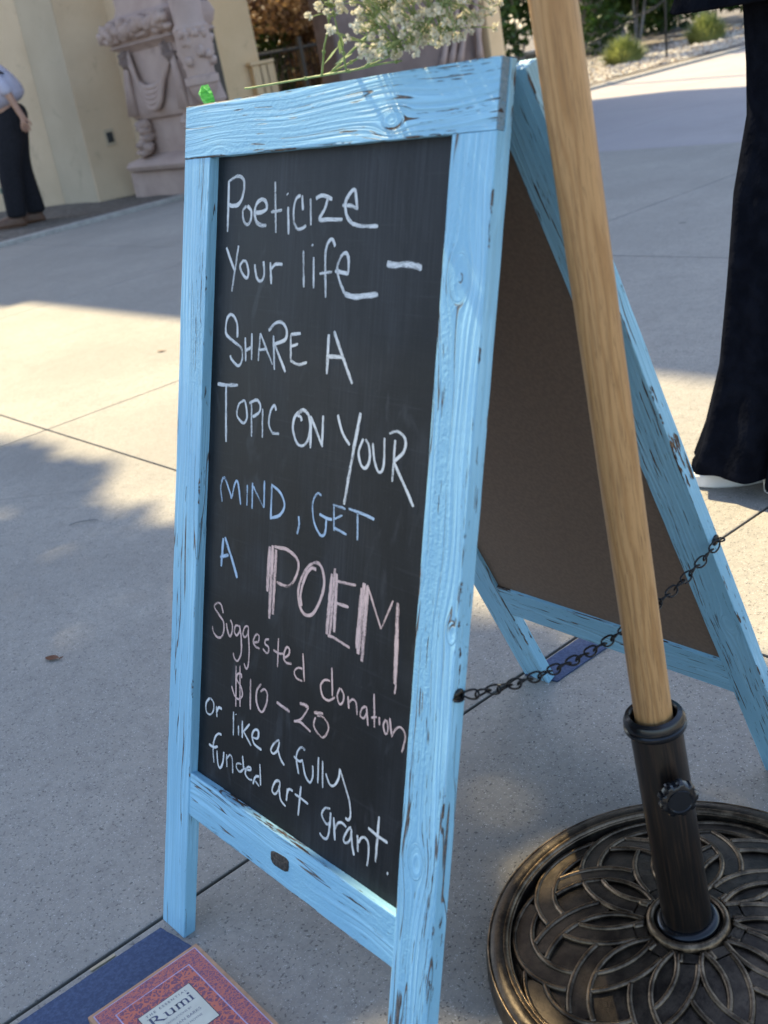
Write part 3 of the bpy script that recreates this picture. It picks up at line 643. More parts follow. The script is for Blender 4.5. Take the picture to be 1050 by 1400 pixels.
 ('or_like_a_fully', 'white', [(24,[(750,6764),(677,6855),(693,6956),(779,6962),(846,6887),(840,6793),(766,6759)]),(24,[(904,6815),(928,6946)]),(24,[(924,6878),(956,6815),(1027,6809)]),(23,[(1277,6759),(1291,7045)]),(23,[(1389,6890),(1401,7006)]),(23,[(1328,6769),(1334,6777)]),(23,[(1465,6805),(1480,7011)]),(23,[(1617,6794),(1489,6932)]),(23,[(1488,6915),(1664,7038)]),(24,[(1684,6930),(1787,6902),(1794,6816),(1724,6824),(1674,6908),(1723,6991),(1837,7009),(1870,7005)]),(23,[(2202,6786),(2125,6830),(2052,6938),(2096,6971),(2172,6910),(2202,6793)]),(24,[(2183,6890),(2244,6981),(2317,7027)]),(24,[(2676,6720),(2606,6711),(2542,6787),(2530,6879),(2585,7025)]),(24,[(2483,6861),(2578,6879),(2645,6845)]),(23,[(2646,6862),(2699,6990),(2786,7043),(2833,6956),(2823,6838)]),(23,[(2914,6710),(2926,6997)]),(23,[(2987,6725),(3013,7014)]),(23,[(3050,6837),(3124,6928),(3201,6914),(3268,6804),(3277,6700)]),(23,[(3277,6700),(3374,6846),(3464,6994),(3490,7134),(3457,7190),(3413,7183)])]),
 ('funded_art', 'white', [(25,[(1042,7128),(975,7137),(905,7206),(869,7345),(899,7529)]),(24,[(775,7340),(886,7339),(969,7299)]),(24,[(956,7352),(983,7498),(1037,7545),(1092,7457),(1106,7316)]),(24,[(1164,7324),(1184,7479)]),(24,[(1177,7376),(1239,7306),(1291,7343),(1313,7507)]),(24,[(1500,7218),(1538,7382)]),(24,[(1486,7327),(1397,7351),(1388,7411),(1461,7431),(1522,7379)]),(23,[(1552,7358),(1662,7335),(1675,7302),(1613,7316),(1572,7407),(1639,7447),(1717,7435)]),(23,[(1854,7188),(1888,7433)]),(24,[(1850,7337),(1775,7375),(1735,7475)]),(23,[(1778,7421),(1859,7454)]),(24,[(2249,7245),(2163,7279),(2113,7399),(2175,7420),(2242,7330),(2249,7245)]),(24,[(2239,7295),(2280,7441),(2380,7482)]),(24,[(2397,7268),(2389,7415)]),(24,[(2396,7322),(2426,7265),(2497,7255)]),(24,[(2637,7146),(2616,7492)]),(24,[(2535,7275),(2654,7280),(2780,7291)])]),
 ('grant', 'white', [(26,[(3158,7188),(3076,7217),(3024,7299),(3064,7359),(3124,7378),(3170,7325),(3169,7227)]),(27,[(3169,7227),(3168,7392),(3138,7526),(3073,7554),(3005,7528)]),(26,[(3227,7258),(3266,7498)]),(26,[(3258,7375),(3300,7292),(3362,7260),(3437,7277)]),(26,[(3515,7254),(3463,7298),(3408,7408),(3429,7453),(3490,7415),(3523,7337),(3515,7259)]),(26,[(3518,7285),(3547,7423),(3588,7523)]),(26,[(3621,7283),(3645,7459)]),(26,[(3644,7359),(3684,7288),(3743,7262),(3793,7293),(3810,7391),(3799,7544)]),(29,[(3930,6952),(3923,7445)]),(29,[(3778,7136),(3917,7160),(4082,7165)]),(29,[(4101,7476),(4122,7481)])]),
]
# ------------------------------------------------------------------ chalkboard A-frame
SW_, SA, SB, ST = 0.4915, 0.320, 0.361, 0.0165      # width, leans, thickness
STILE, TOPR = 0.053, 0.057
LA0, LA1, LB0, LB1 = 0.778, 0.833, 0.774, 0.835
SIGN = thing('chalkboard_sign', 'blue distressed wooden A-frame chalkboard inviting passers-by to get a poem, standing on the plaza', 'chalkboard sign', (0, 0, 0))
def front_m():   # local x = u, y = up along the panel, z = towards the viewer
    ca, sa = math.cos(SA), math.sin(SA)
    return Matrix(((1, 0, 0, 0), (0, sa, -ca, 0), (0, ca, sa, ca), (0, 0, 0, 1)))
def rear_m():    # local z = inner face normal (towards the front panel)
    ca, sa = math.cos(SB), math.sin(SB)
    return Matrix(((1, 0, 0, 0), (0, -sa, -ca, .023), (0, ca, -sa, ca), (0, 0, 0, 1)))
FM, RM = front_m(), rear_m()
def board(name, PM, u0, u1, v0, v1, n0, n1, mat, along='v', lap=None, parent=SIGN, seedj=0):
    cu, cv = (u0 + u1) / 2, -(v0 + v1) / 2
    L = (v1 - v0) / 2 if along == 'v' else (u1 - u0) / 2
    Wd = (u1 - u0) / 2 if along == 'v' else (v1 - v0) / 2
    bm = bmesh.new()
    if lap is None: prof = [(-L, -n1), (L, -n1), (L, -n0), (-L, -n0)]
    else: # front half starts lower (half-lap joint); local -x is the top end
        prof = [(-L, -n1), (L, -n1), (L, -n0), (-L + lap, -n0), (-L + lap, -(n0 + n1) / 2 - .0004), (-L, -(n0 + n1) / 2 - .0004)]
    vs = [[bm.verts.new((x, s * Wd, z)) for x, z in prof] for s in (-1, 1)]
    bm.faces.new(vs[0]); bm.faces.new(vs[1][::-1]); k = len(prof)
    for i in range(k): bm.faces.new((vs[0][i], vs[1][i], vs[1][(i+1) % k], vs[0][(i+1) % k]))
    bmesh.ops.recalc_face_normals(bm, faces=bm.faces)
    bmesh.ops.bevel(bm, geom=list(bm.edges), offset=.0011, segments=2, affect='EDGES', profile=.6)
    # saw-cut slices along the length so the arrises can wander a little
    for i in range(1, 60):
        x = -L + 2 * L * i / 60
        bmesh.ops.bisect_plane(bm, geom=list(bm.verts) + list(bm.edges) + list(bm.faces), plane_co=(x, 0, 0), plane_no=(1, 0, 0))
    for v in bm.verts:
        p = v.co
        e = mnoise.noise((p.x * 26 + seedj, p.y * 30, p.z * 60)) * .0006
        if abs(p.y) > Wd - .002: p.y += e
        if abs(p.x) < L - .003: p.z += mnoise.noise((p.x * 16 + seedj + 9, p.y * 40, 2)) * .00035
    me = bpy.data.meshes.new(name); bm.to_mesh(me); bm.free(); me.materials.append(mat)
    o = bpy.data.objects.new(name, me); COL.objects.link(o); o.parent = parent
    if along == 'v':   # local x runs down the board
        B_ = Matrix(((0, 1, 0, cu), (-1, 0, 0, cv), (0, 0, 1, 0), (0, 0, 0, 1)))
    else:
        B_ = Matrix(((1, 0, 0, cu), (0, 1, 0, cv), (0, 0, 1, 0), (0, 0, 0, 1)))
    o.matrix_basis = PM @ B_
    return o
h2 = STILE / 2
lapL = TOPR
board('left_stile', FM, 0, STILE, 0, 1.0, 0, ST, blue_wood('blue_paint_left_stile', h2, 1.3, [], .38, .8, .7), lap=lapL, seedj=1)
board('right_stile', FM, SW_ - STILE, SW_, 0, 1.0, 0, ST, blue_wood('blue_paint_right_stile', h2, 2.9, [(-.325, -.004, .0115), (.21, -.004, .010), (-.02, .02, .006)], .54, .9, 1.15), lap=lapL, seedj=2)
board('top_rail', FM, 0, SW_, 0, TOPR, -.0006, ST/2, blue_wood('blue_paint_top_rail', TOPR/2, 4.1, [(.115, -.012, .0085), (-.175, -.030, .010)], .56, 1.1, 1.2, SW_/2), 'u', seedj=3)
br = board('bottom_rail', FM, STILE - .001, SW_ - STILE + .001, LA0, LA1, .0016, ST - .002, blue_wood('blue_paint_bottom_rail', (LA1-LA0)/2, 5.7, [(.15, -.03, .008)], .42, .9, .9), 'u', seedj=4)
board('left_stile', RM, 0, STILE, 0, 1.0, 0, ST, blue_wood('blue_paint_rear_left', h2, 6.2, [], .62, 1.1, .9), seedj=5)
board('right_stile', RM, SW_ - STILE, SW_, 0, 1.0, 0, ST, blue_wood('blue_paint_rear_right', h2, 7.7, [(.19, .01, .009)], .70, .7, 1.0), seedj=6)
board('top_rail', RM, STILE, SW_ - STILE, 0, TOPR, .0006, ST - .0006, blue_wood('blue_paint_rear_top', TOPR/2, 8.8, [], .5), 'u', seedj=7)
board('bottom_rail', RM, STILE - .001, SW_ - STILE + .001, LB0, LB1, .0008, ST - .002, blue_wood('blue_paint_rear_bottom', (LB1-LB0)/2, 9.9, [], .72), 'u', seedj=8)
# scraped knot on the bottom rail
ku, kv = .2456, .8073
mb = MB(); pts = []
for j in range(26):
    a = 2 * math.pi * j / 26; r = 1 + .13 * mnoise.noise((j * 1.7, 0, 3))
    ex = abs(math.cos(a)) ** .6 * math.copysign(1, math.cos(a)); ey = abs(math.sin(a)) ** .6 * math.copysign(1, math.sin(a))
    pts.append((ku + .0170 * ex * r, -kv + .0085 * ey * r + .0012 * ex, 0))
mb.loft([[(x, y, -.0018) for x, y, _ in pts], [(x, y, -.0012) for x, y, _ in pts], [(ku + (x-ku)*.8, -kv + (y+kv)*.8, -.0007) for x, y, _ in pts]])
o = mb.build('knot', plain('charred_knot', (.030, .024, .020), .7, 0, .7, 260, .002), br, smooth=True, auto=30)
o.matrix_basis = br.matrix_basis.inverted() @ FM
# boards
def panel(name, PM, v0, v1, n0, n1, mat, parent=SIGN):
    mb = MB(); mb.box(STILE - .004, SW_ - STILE + .004, -v1, -v0, -n1, -n0)
    return mb.build(name, mat, parent, matrix=PM)
slate = panel('chalkboard', FM, TOPR - .003, LA0 + .003, .0118, .0146, M['slate'])
panel('backing_board', FM, TOPR - .003, LA0 + .003, .0149, .0158, M['hardboard'])
panel('backing_board', RM, TOPR - .003, LB0 + .003, .0055, .0066, M['hardboard'])
panel('chalkboard', RM, TOPR - .003, LB0 + .003, .0069, .010, M['slate'])
# chalk writing: ribbons lying on the slate
def spline(p, n=7):
    if len(p) < 3:
        a, b = p[0], p[-1]; return [(a[0] + (b[0]-a[0])*i/n, a[1] + (b[1]-a[1])*i/n) for i in range(n + 1)]
    out = []; cl = (abs(p[0][0]-p[-1][0]) + abs(p[0][1]-p[-1][1])) < 1e-3
    for i in range(len(p) - 1):
        p0 = p[i-1] if i else (p[-2] if cl else p[0]); p3 = p[i+2] if i + 2 < len(p) else (p[1] if cl else p[-1])
        for k in range(n):
            t = k / n
            out.append(tuple(.5 * (2*p[i][c] + (p[i+1][c]-p0[c])*t + (2*p0[c]-5*p[i][c]+4*p[i+1][c]-p3[c])*t*t + (3*p[i][c]-p0[c]-3*p[i+1][c]+p3[c])*t**3) for c in (0, 1)))
    out.append(p[-1]); return out
zi = 0
def words(strokes):
    # strokes that touch or nearly touch belong to one word
    P = [[(a / 1e4, b / 1e4) for a, b in spline(pts, 5)] for _, pts in strokes]; lab = list(range(len(P)))
    for i in range(len(P)):
        for j in range(i):
            if lab[i] != lab[j] and min(math.hypot(a[0]-b[0], (a[1]-b[1])*.6) for a in P[i] for b in P[j]) < .0135:
                o_, n_ = lab[i], lab[j]; lab = [n_ if l == o_ else l for l in lab]
    return [[s for s, l in zip(strokes, lab) if l == k] for k in sorted(set(lab))]
for colr, strokes in [(c_, w_) for _, c_, ss in CHALK for w_ in words(ss)]:
    vs, fs, uvs = [], [], []
    for w, pts in strokes:
        zi += 1; q = spline([(a / 1e4, b / 1e4) for a, b in pts]); L = 0; b0 = len(vs)
        for i, (u, v) in enumerate(q):
            a = q[max(i-1, 0)]; c = q[min(i+1, len(q)-1)]
            dx, dy = c[0]-a[0], c[1]-a[1]; l = math.hypot(dx, dy) or 1e-9
            if i: L += math.hypot(u - q[i-1][0], v - q[i-1][1])
            e = min(i, len(q) - 1 - i); tp = (.72, .95)[e] if e < 2 else 1.0
            hw = w / 2e4 * 1.42 * tp * (1 + .16 * mnoise.noise((L * 90, zi * 3.1, 0)))
            nx_, ny_ = -dy / l * hw, dx / l * hw
            z = -.0118 + .00025 + zi * 2.5e-6
            vs += [(u + nx_, -(v + ny_), z), (u - nx_, -(v - ny_), z)]; uvs += [(L + zi * .37, 1), (L + zi * .37, -1)]
            if i: k = b0 + 2 * i; fs.append((k-2, k-1, k+1, k))
    me = bpy.data.meshes.new('chalk_writing'); me.from_pydata(vs, [], fs); me.materials.append(M[colr])
    ul = me.uv_layers.new(name='UVMap')
    for lp in me.loops: ul.data[lp.index].uv = uvs[lp.vertex_index]
    o = bpy.data.objects.new('chalk_writing', me); COL.objects.link(o); o.parent = slate
# chain between the legs
ch = []
A = Vector((SW_ + .006, -.158, .437)); Bv = Vector((SW_ + .006, .226, .420)); n = 29
pts = sag(A, Bv, .034, n)
mb = MB()
for i in range(n):
    c = (pts[i] + pts[i+1]) / 2; d = (pts[i+1] - pts[i]).normalized()
    q = d.cross(Vector((1, 0, 0))).normalized(); e = d.cross(q); a0 = (.75 if i % 2 else -.75) + rnd.uniform(-.25, .25)
    q1 = q * math.cos(a0) + e * math.sin(a0); e1 = d.cross(q1)
    L = (pts[i+1] - pts[i]).length * .5 + .0022
    mb.tube([c + d * L * math.copysign(abs(math.cos(t)) ** .8, math.cos(t)) + q1 * .0047 * math.sin(t) + e1 * .0012 * math.sin(2*t) for t in [2*math.pi*j/16 for j in range(16)]], .00105, 6, closed=True)
chain = mb.build('chain', M['blackmetal'], SIGN, smooth=True)
for P, s in ((A, 1), (Bv, -1)):
    mb = MB(); mb.lathe([(.0, 0), (.0065, 0), (.0065, .0012), (.0045, .0028), (.002, .0033), (.0, .0033)], 14)
    mb.tube([(.0005, -s*.004 + .0045*math.cos(t) * s, .0045 + .0045*math.sin(t)) for t in [2*math.pi*j/12 for j in range(12)]], .0011, 6, closed=True)
    o = mb.build('eye_screw', M['blackmetal'], SIGN, smooth=True, auto=40)
    o.matrix_basis = Matrix.Translation((SW_ - .0008, P.y - s * .003, P.z)) @ Matrix.Rotation(math.pi/2, 4, 'Y')
# ------------------------------------------------------------------ baby's breath on top of the sign
FY = .020
FL = thing('flower_bunch', 'bunch of cream baby\'s breath lying along the top of the blue sign', 'flowers', (.30, FY, .955))
OF = Vector((.30, FY, .955))
rf = random.Random(21)
stems = [[(0.0927, 0.9569), (0.1525, 0.9529), (0.2022, 0.9497), (0.2629, 0.9546), (0.3299, 0.9623), (0.3832, 0.9779), (0.4068, 0.9991)], [(0.2001, 0.9506), (0.2473, 0.9595), (0.3004, 0.9694), (0.3475, 0.9714), (0.4009, 0.9739)], [(0.2266, 0.9501), (0.2449, 0.977), (0.2618, 1.0008), (0.2723, 1.037)], [(0.2268, 0.9508), (0.2873, 0.9798), (0.341, 1.0025), (0.3752, 1.0209)], [(0.2682, 0.9534), (0.2793, 0.9858), (0.2788, 1.0124)], [(0.2243, 0.9503), (0.2968, 0.957), (0.3437, 0.9571)], [(0.2473, 0.9595), (0.2817, 0.9792), (0.3283, 0.9934), (0.3606, 1.0203)], [(0.2972, 0.9583), (0.3627, 0.9727), (0.413, 0.9868), (0.4422, 0.9995)]]
sp = []
mb = MB(); green = MB()
for i, st in enumerate(stems):
    q = spline(st, 8); yo = [.0, .008, -.006, .012, -.012, .004, .016, -.016][i % 8]
    P = [Vector((x, FY + yo * min(1, k / 10) , max(z, .9545 + .002))) - OF for k, (x, z) in enumerate(q)]
    mb.tube(P, [.0011 - .0005 * k / len(P) for k in range(len(P))], 6)
    sp += [(p, i) for p in P[len(P) // 3:]]
    for k in range(len(P)//3, len(P) - 1, 9): mb.blob(P[k], (.002, .002, .0022), 6, 5)
heads = []
while len(heads) < 430:
    a = rf.random(); x = .285 + .170 * rf.random() ** .9; ztop = 1.052; zlo = .963
    z = zlo + (ztop - zlo) * rf.random()
    # triangle-like envelope: stems enter from the lower left
    if z < .99 and x < .33 - .0 * z and rf.random() < .8: continue
    if x < .30 and z < 1.0: continue
    if x > .445 and rf.random() < .5: continue
    y = FY + rf.gauss(0, .024)
    heads.append(Vector((x, y, z)) - OF)
for h in heads:
    s, i = min(sp, key=lambda e: (e[0] - h).length + (.03 if e[0].x > h.x else 0))
    mid = s.lerp(h, .5) + Vector((rf.gauss(0, .004), rf.gauss(0, .004), .002))
    mb.tube([s, mid, h - Vector((0, 0, .001))], [.0007, .0006, .0005], 5, cap=False)
mb.build('stems', M['stem'], FL, smooth=True)
mb = MB()
for k, (x, z, a, l) in enumerate([(.235, .966, .5, .03), (.25, .964, .2, .035), (.262, .972, .9, .022), (.285, .975, .35, .028)]):
    d = Vector((math.cos(a), rf.uniform(-.3, .3), math.sin(a))); p = Vector((x, FY, z)) - OF; u = d.orthogonal().normalized() * .003
    mb.add([p, p + d*l*.5 + u, p + d*l, p + d*l*.5 - u], [(0, 1, 2, 3)])
mb.build('leaves', M['stem'], FL)
def bloom(sd):
    r = random.Random(sd); mb = MB()
    for k in range(16):
        d = Vector((r.gauss(0, 1), r.gauss(0, 1), r.gauss(.25, .9))).normalized(); u = d.orthogonal().normalized(); t_ = r.uniform(0, 6.28)
        u = u * math.cos(t_) + d.cross(u) * math.sin(t_); w = d.cross(u)
        b0 = d * .0006; R_ = r.uniform(.0038, .0052)
        t0 = d * R_
        mb.add([b0, t0*.6 + w*.0016 + u*.0006, t0 + w*.0018 - u*.0008, t0*1.08, t0 - w*.0018 - u*.0006, t0*.6 - w*.0016 + u*.0006], [(0, 1, 2, 3), (0, 3, 4, 5)])
    return mb
protos = [bloom(s) for s in range(6)]
near = sorted(heads, key=lambda p: (p + OF - CAM).length)
pm = [p.build('blossom', M['petal'], FL) for p in protos]
first = list(pm)
for k, h in enumerate(near[:100]):
    if k < 6: o = pm[k]
    else:
        o = pm[k % 6].copy(); COL.objects.link(o); o.parent = FL
    o.location = h; o.rotation_euler = (rf.uniform(-.6, .6), rf.uniform(-.6, .6), rf.uniform(0, 6.3)); o.scale = [rf.uniform(.68, 1.0)] * 3
mb = MB()
for k, h in enumerate(near[100:]):
    p = protos[k % 6]; R_ = Euler((rf.uniform(-.6, .6), rf.uniform(-.6, .6), rf.uniform(0, 6.3))).to_matrix(); s = rf.uniform(.65, .98)
    mb.add([h + R_ @ Vector(v) * s for v in p.v], p.f)
tag(mb.build('blossoms', M['petal'], FL), kind='stuff')
# crumpled green scrap
mb = MB(); rg = random.Random(8)
base = [(-.006, -.0115), (.0075, -.011), (.0125, .002), (.001, .0135), (-.0125, .004)]
mb.loft([[(x * .9, .002 + .004 * rg.random(), z + .0125) for x, z in base], [(x * 1.0 + .001, -.003 - .004 * rg.random(), z + .0125) for x, z in base]], cap=False)
c = Vector((0, -.0085, .014)); b_ = len(mb.v); mb.v += [tuple(c), (0, .006, .012)]
for j in range(5):
    mb.f += [(5 + j, 5 + (j+1) % 5, b_), ((j+1) % 5, j, b_ + 1)]; mb.mi += [0, 0]
mb.v = [(x + .0012 * mnoise.noise((x * 300, z * 300, 0)), y, z) for x, y, z in mb.v]
gm = G('bright_green_foil'); nn = gm.noise(gm.mapping(gm.obj(), (90, 90, 260)), 1.0, 3); gm.bump(nn, .003)
gm.fin(gm.mix(gm.ss(nn, .3, .7), (.05, .36, .03), (.20, .66, .09)), .5)
gt = gm.t.nodes.new('ShaderNodeBsdfTranslucent'); gt.inputs[0].default_value = (.3, .9, .1, 1)
gx_ = gm.t.nodes.new('ShaderNodeMixShader'); gx_.inputs[0].default_value = .2
gm.t.links.new(gm.b.outputs[0], gx_.inputs[1]); gm.t.links.new(gt.outputs[0], gx_.inputs[2]); gm.t.links.new(gx_.outputs[0], gm.out.inputs[0])
o = mb.build('green_scrap', gm.m); o.location = (.0245, .014, .9475); o.scale = (.82, .9, .78)
tag(o, 'small crumpled bright green scrap perched on the left end of the sign\'s top edge', 'scrap')

# ------------------------------------------------------------------ umbrella base
BX, BY = .550, .050
UB = thing('umbrella_base', 'round antique bronze umbrella base with interlaced arcs and a dark tube', 'umbrella base', (BX, BY, 0))
RB = .226
def dome(r): return .023 + .025 * (1 - (r / .197) ** 2)
mb = MB()
prof = [(.0, dome(0))] + [(r, dome(r)) for r in (.02, .04, .06, .08, .10, .12, .14, .16, .17, .178, .184, .189, .193)] + [(.1960, .0215), (.1974, .0200), (.1980, .029), (.199, .0355), (.205, .039), (.212, .0395), (.2185, .036), (.2225, .031), (.2245, .026), (.2255, .012), (.224, .004), (.222, 0.0)]
mb.lathe([(max(r, .0005), z) for r, z in prof], 128)
disc = mb.build('disc', M['bronze'], UB, smooth=True, auto=50)
mb = MB(); mb.lathe([(.1975, .0340), (.1985, .0378), (.201, .0393), (.2035, .0392)], 128, cap=False)
mb.tube([(.1975*math.cos(a), .1975*math.sin(a), .0345) for a in [2*math.pi*j/120 for j in range(120)]], .0019, 6, closed=True)
mb.tube([(.2205*math.cos(a), .2205*math.sin(a), .0350) for a in [2*math.pi*j/120 for j in range(120)]], .0016, 6, closed=True)
mb.build('rim_bead', M['rail'], UB, smooth=True)
NC, RC, RR, HWB = 10, .1020, .0810, .0106
ctr = [Vector((RC*math.cos(2*math.pi*i/NC), RC*math.sin(2*math.pi*i/NC))) for i in range(NC)]
def covered(i, p):
    for j in range(NC):
        if j == i: continue
        k = (j - i) % NC
        if k > NC // 2: k = k - NC
        dr = (p - ctr[j]).length - RR
        if abs(dr) < HWB + .0012:
            outer = p.length > RC * .98 * math.cos(math.pi * abs(k) / NC)
            kk = abs(k); lower = i if k > 0 else j
            over_lower = (kk % 2 == 1) if outer else (kk % 2 == 0)
            over = (lower == i) == over_lower
            if not over: return True
    return False
mb = MB()
NS = 260
for i in range(NC):
    for s in (-1, 1):
        run = []
        flags = []
        for q in range(NS):
            a = 2 * math.pi * q / NS
            p = ctr[i] + Vector((math.cos(a), math.sin(a))) * (RR + s * HWB)
            flags.append((p, covered(i, p) or p.length > .1955 or p.length < .046))
        st = next((q for q in range(NS) if flags[q][1]), 0)
        for q in range(NS + 1):
            p, cov = flags[(st + q) % NS]
            if not cov and q < NS: run.append(p)
            else:
                if len(run) > 3: mb.tube([(p_.x, p_.y, dome(p_.length) + .0026) for p_ in run], .0033, 8)
                run = []
mb.build('interlaced_arcs', M['rail'], UB, smooth=True)
mb = MB()     # shallow raised bed between the two ridges of every band
for i in range(NC):
    ring = [[], []]; cov = []
    vs = []; fs = []
    for q in range(NS):
        a = 2 * math.pi * q / NS; d = Vector((math.cos(a), math.sin(a)))
        pm_ = ctr[i] + d * RR; cov.append(covered(i, pm_) or pm_.length > .1955 or pm_.length < .046)
        for s in (-1, 1):
            p = ctr[i] + d * (RR + s * HWB * .98); vs.append((p.x, p.y, dome(p.length) + .0030 + i * 1e-5))
    for q in range(NS):
        if not cov[q] and not cov[(q+1) % NS]: fs.append((2*q, 2*q+1, (2*q+3) % (2*NS), (2*q+2) % (2*NS)))
    mb.add(vs, fs)
mb.build('band_bed', M['bronze'], UB, smooth=True)
mb = MB(); mb.lathe([(.0345, .042), (.0355, .0535), (.0385, .057), (.042, .0565), (.0445, .053), (.0465, .042)], 48); mb.build('hub_ring', M['rail'], UB, smooth=True)
# tube, leaning slightly
ax = Vector((-.643 * .053, -.745 * .053, 1)).normalized()
TM = Matrix.Translation((0, 0, .047)) @ Vector((0, 0, 1)).rotation_difference(ax).to_matrix().to_4x4()
mb = MB(); mb.lathe([(.0262, 0), (.0262, .267), (.0232, .267), (.0232, .05)], 48); mb.build('tube', M['sleeve'], UB, smooth=True, matrix=TM, auto=40)
mb = MB(); mb.lathe([(.0265, .0), (.0325, .001), (.0345, .005), (.0335, .009), (.030, .0115), (.0268, .0118)], 48); mb.build('bottom_collar', M['black'], UB, smooth=True, matrix=TM)
mb = MB(); mb.lathe([(.0264, .2585), (.0300, .2595), (.0312, .2615), (.0312, .2650), (.0300, .2665), (.0306, .2680), (.0306, .2710), (.0285, .2755), (.0240, .2775), (.0222, .2755), (.0216, .267), (.0216, .235)], 56)
mb.build('top_collar', M['black'], UB, smooth=True, matrix=TM, auto=35)
kd = (Vector((.605, -.743, 0)).normalized() + .30 * Vector((.643, .745, 0))).normalized()
mb = MB(); rings = []
for z, k in ((.0, .84), (.0015, .94), (.003, 1.0), (.010, 1.0), (.0125, .94), (.0135, .84)):
    rings.append([(.0188 * k * (1 + .075 * math.copysign(abs(math.cos(4.5 * t)) ** .5, math.cos(4.5 * t) if False else math.cos(9 * t))) * math.cos(t), .0188 * k * (1 + .06 * math.tanh(3 * math.cos(9 * t))) * math.sin(t), z) for t in [2*math.pi*j/108 for j in range(108)]])
rings = [[(.0188 * k * (1 + .06 * math.tanh(3 * math.cos(9 * t))) * math.cos(t), .0188 * k * (1 + .06 * math.tanh(3 * math.cos(9 * t))) * math.sin(t), z) for t in [2*math.pi*j/108 for j in range(108)]] for z, k in ((.0, .84), (.0015, .94), (.003, 1.0), (.010, 1.0), (.0125, .94), (.0135, .84))]
mb.loft(rings)
KP = TM @ Vector((0, 0, .202)) + kd * .0345
KM = Matrix.Translation(KP) @ kd.to_track_quat('Z', 'Y').to_matrix().to_4x4()
kn = mb.build('knob', M['black'], UB, smooth=True, matrix=KM, auto=30)
mb = MB(); mb.lathe([(.0005, .0142), (.0112, .0142), (.0118, .0150), (.0128, .0150), (.0132, .0138)], 40); mb.build('knob_cap', M['black'], kn, smooth=True, auto=30)
mb = MB(); mb.tube([(0, 0, -.012), (0, 0, .002)], .0075, 14); mb.build('bolt', M['blackmetal'], kn, smooth=True, auto=40)

# ------------------------------------------------------------------ umbrella (pole in the tube, canopy above the picture)
top = Vector((BX, BY, 0)) + (TM @ Vector((0, 0, .2765)))
PU = thing('patio_umbrella', 'wood-look umbrella pole rising from the bronze base past the right edge of the sign', 'umbrella', (BX, BY, 0))
pax = Vector((-.643 * .0305, -.745 * .0305, 1)).normalized()
PMx = Matrix.Translation(top - pax * .16 - Vector((BX, BY, 0))) @ Vector((0, 0, 1)).rotation_difference(pax).to_matrix().to_4x4()
mb = MB(); mb.lathe([(.0188, 0), (.0190, .5), (.0190, 1.0), (.0190, 2.42)], 40); mb.build('pole', M['pole'], PU, smooth=True, matrix=PMx, auto=40)
mb = MB(); n8 = 8; rings = []
for r, z in ((.03, 2.43), (.055, 2.30), (.085, 1.9), (.10, 1.55), (.085, 1.30), (.07, 1.22)):
    ring = []
    for j in range(n8 * 4):
        a = 2*math.pi*j/(n8*4); f = abs((j % 4) / 4 - .0); sagk = math.cos(math.pi/n8) / math.cos((a % (2*math.pi/n8)) - math.pi/n8)
        ring.append((r*sagk*math.cos(a), r*sagk*math.sin(a), z))
    rings.append(ring)
mb.loft(rings + [[(x, y, z - .004) for x, y, z in rr_] for rr_ in rings[::-1]], cap=False)
mb.build('canopy', M['canvas'], PU, matrix=PMx)
for k in range(8):
    a = 2*math.pi*k/8; mb = MB(); mb.tube([(.02*math.cos(a), .02*math.sin(a), 2.38), (.06*math.cos(a), .06*math.sin(a), 1.20)], .006, 6)
    mb.build('rib', M['pole'], PU, matrix=PMx)

# ------------------------------------------------------------------ book and tape
bt = G('blue_ground_tape'); n = bt.noise(bt.world(), 220.0, 4, .6); n2 = bt.noise(bt.world(), 18.0, 3)
bt.bump(n, .0012)
M['tape'] = bt.fin(bt.mix(bt.ss(n, .35, .7), (.030, .050, .110), (.055, .085, .160)), .85)
def mat_patch(pts, label):
    mb = MB(); q = []
    for i in range(len(pts)):
        a, b = Vector(pts[i]), Vector(pts[(i+1) % len(pts)]); n_ = max(2, int((b - a).length / .006))
        nn = Vector((-(b-a).y, (b-a).x)).normalized()
        for k in range(n_): q.append(a.lerp(b, k/n_) + nn * .0012 * mnoise.noise(((a.lerp(b, k/n_)) * 90).to_3d()))
    mb.loft([[(x, y, .0004) for x, y in q], [(x, y, .0030) for x, y in q]])
    o = mb.build('blue_mat', M['tape']); return tag(o, label, 'ground mat', 'blue felt strips under the sign')
mat_patch([(.010, -.72), (.125, -.72), (.125, -.325), (.088, -.3135), (.014, -.3255)], 'dark blue felt strip on the paving under the red book')
mat_patch([(.006, .372), (.062, .386), (.066, .66), (.006, .66)], 'blue felt strip on the paving by the rear left leg of the sign')
BK = thing('book', 'red patterned poetry book lying face up on the blue felt by the front left leg', 'book', (.2085, -.3945, .004))
bw, bh, bt_ = .1455, .212, .024       # book x axis -> world +Y (text direction), book y axis -> world -X
BMx = Matrix(((0, -1, 0, 0), (1, 0, 0, 0), (0, 0, 1, 0), (0, 0, 0, 1)))
BMx = Matrix.Rotation(math.radians(-1.2), 4, 'Z') @ BMx
cov = plain('orange_cover_edge', (.40, .22, .12), .45, 0, .15, 60)
mb = MB(); mb.box(-bw/2, bw/2, -bh/2, bh/2, bt_ - .0014, bt_); cv_ = mb.build('cover', cov, BK, matrix=BMx, bevel=.0005)
mb = MB(); mb.box(-bw/2, bw/2, -bh/2, bh/2, 0, .0014); mb.build('back_cover', cov, BK, matrix=BMx, bevel=.0005)
mb = MB(); mb.box(-bw/2 - .0004, -bw/2 + .0016, -bh/2, bh/2, .0015, bt_ - .0015); mb.build('spine', cov, BK, matrix=BMx)
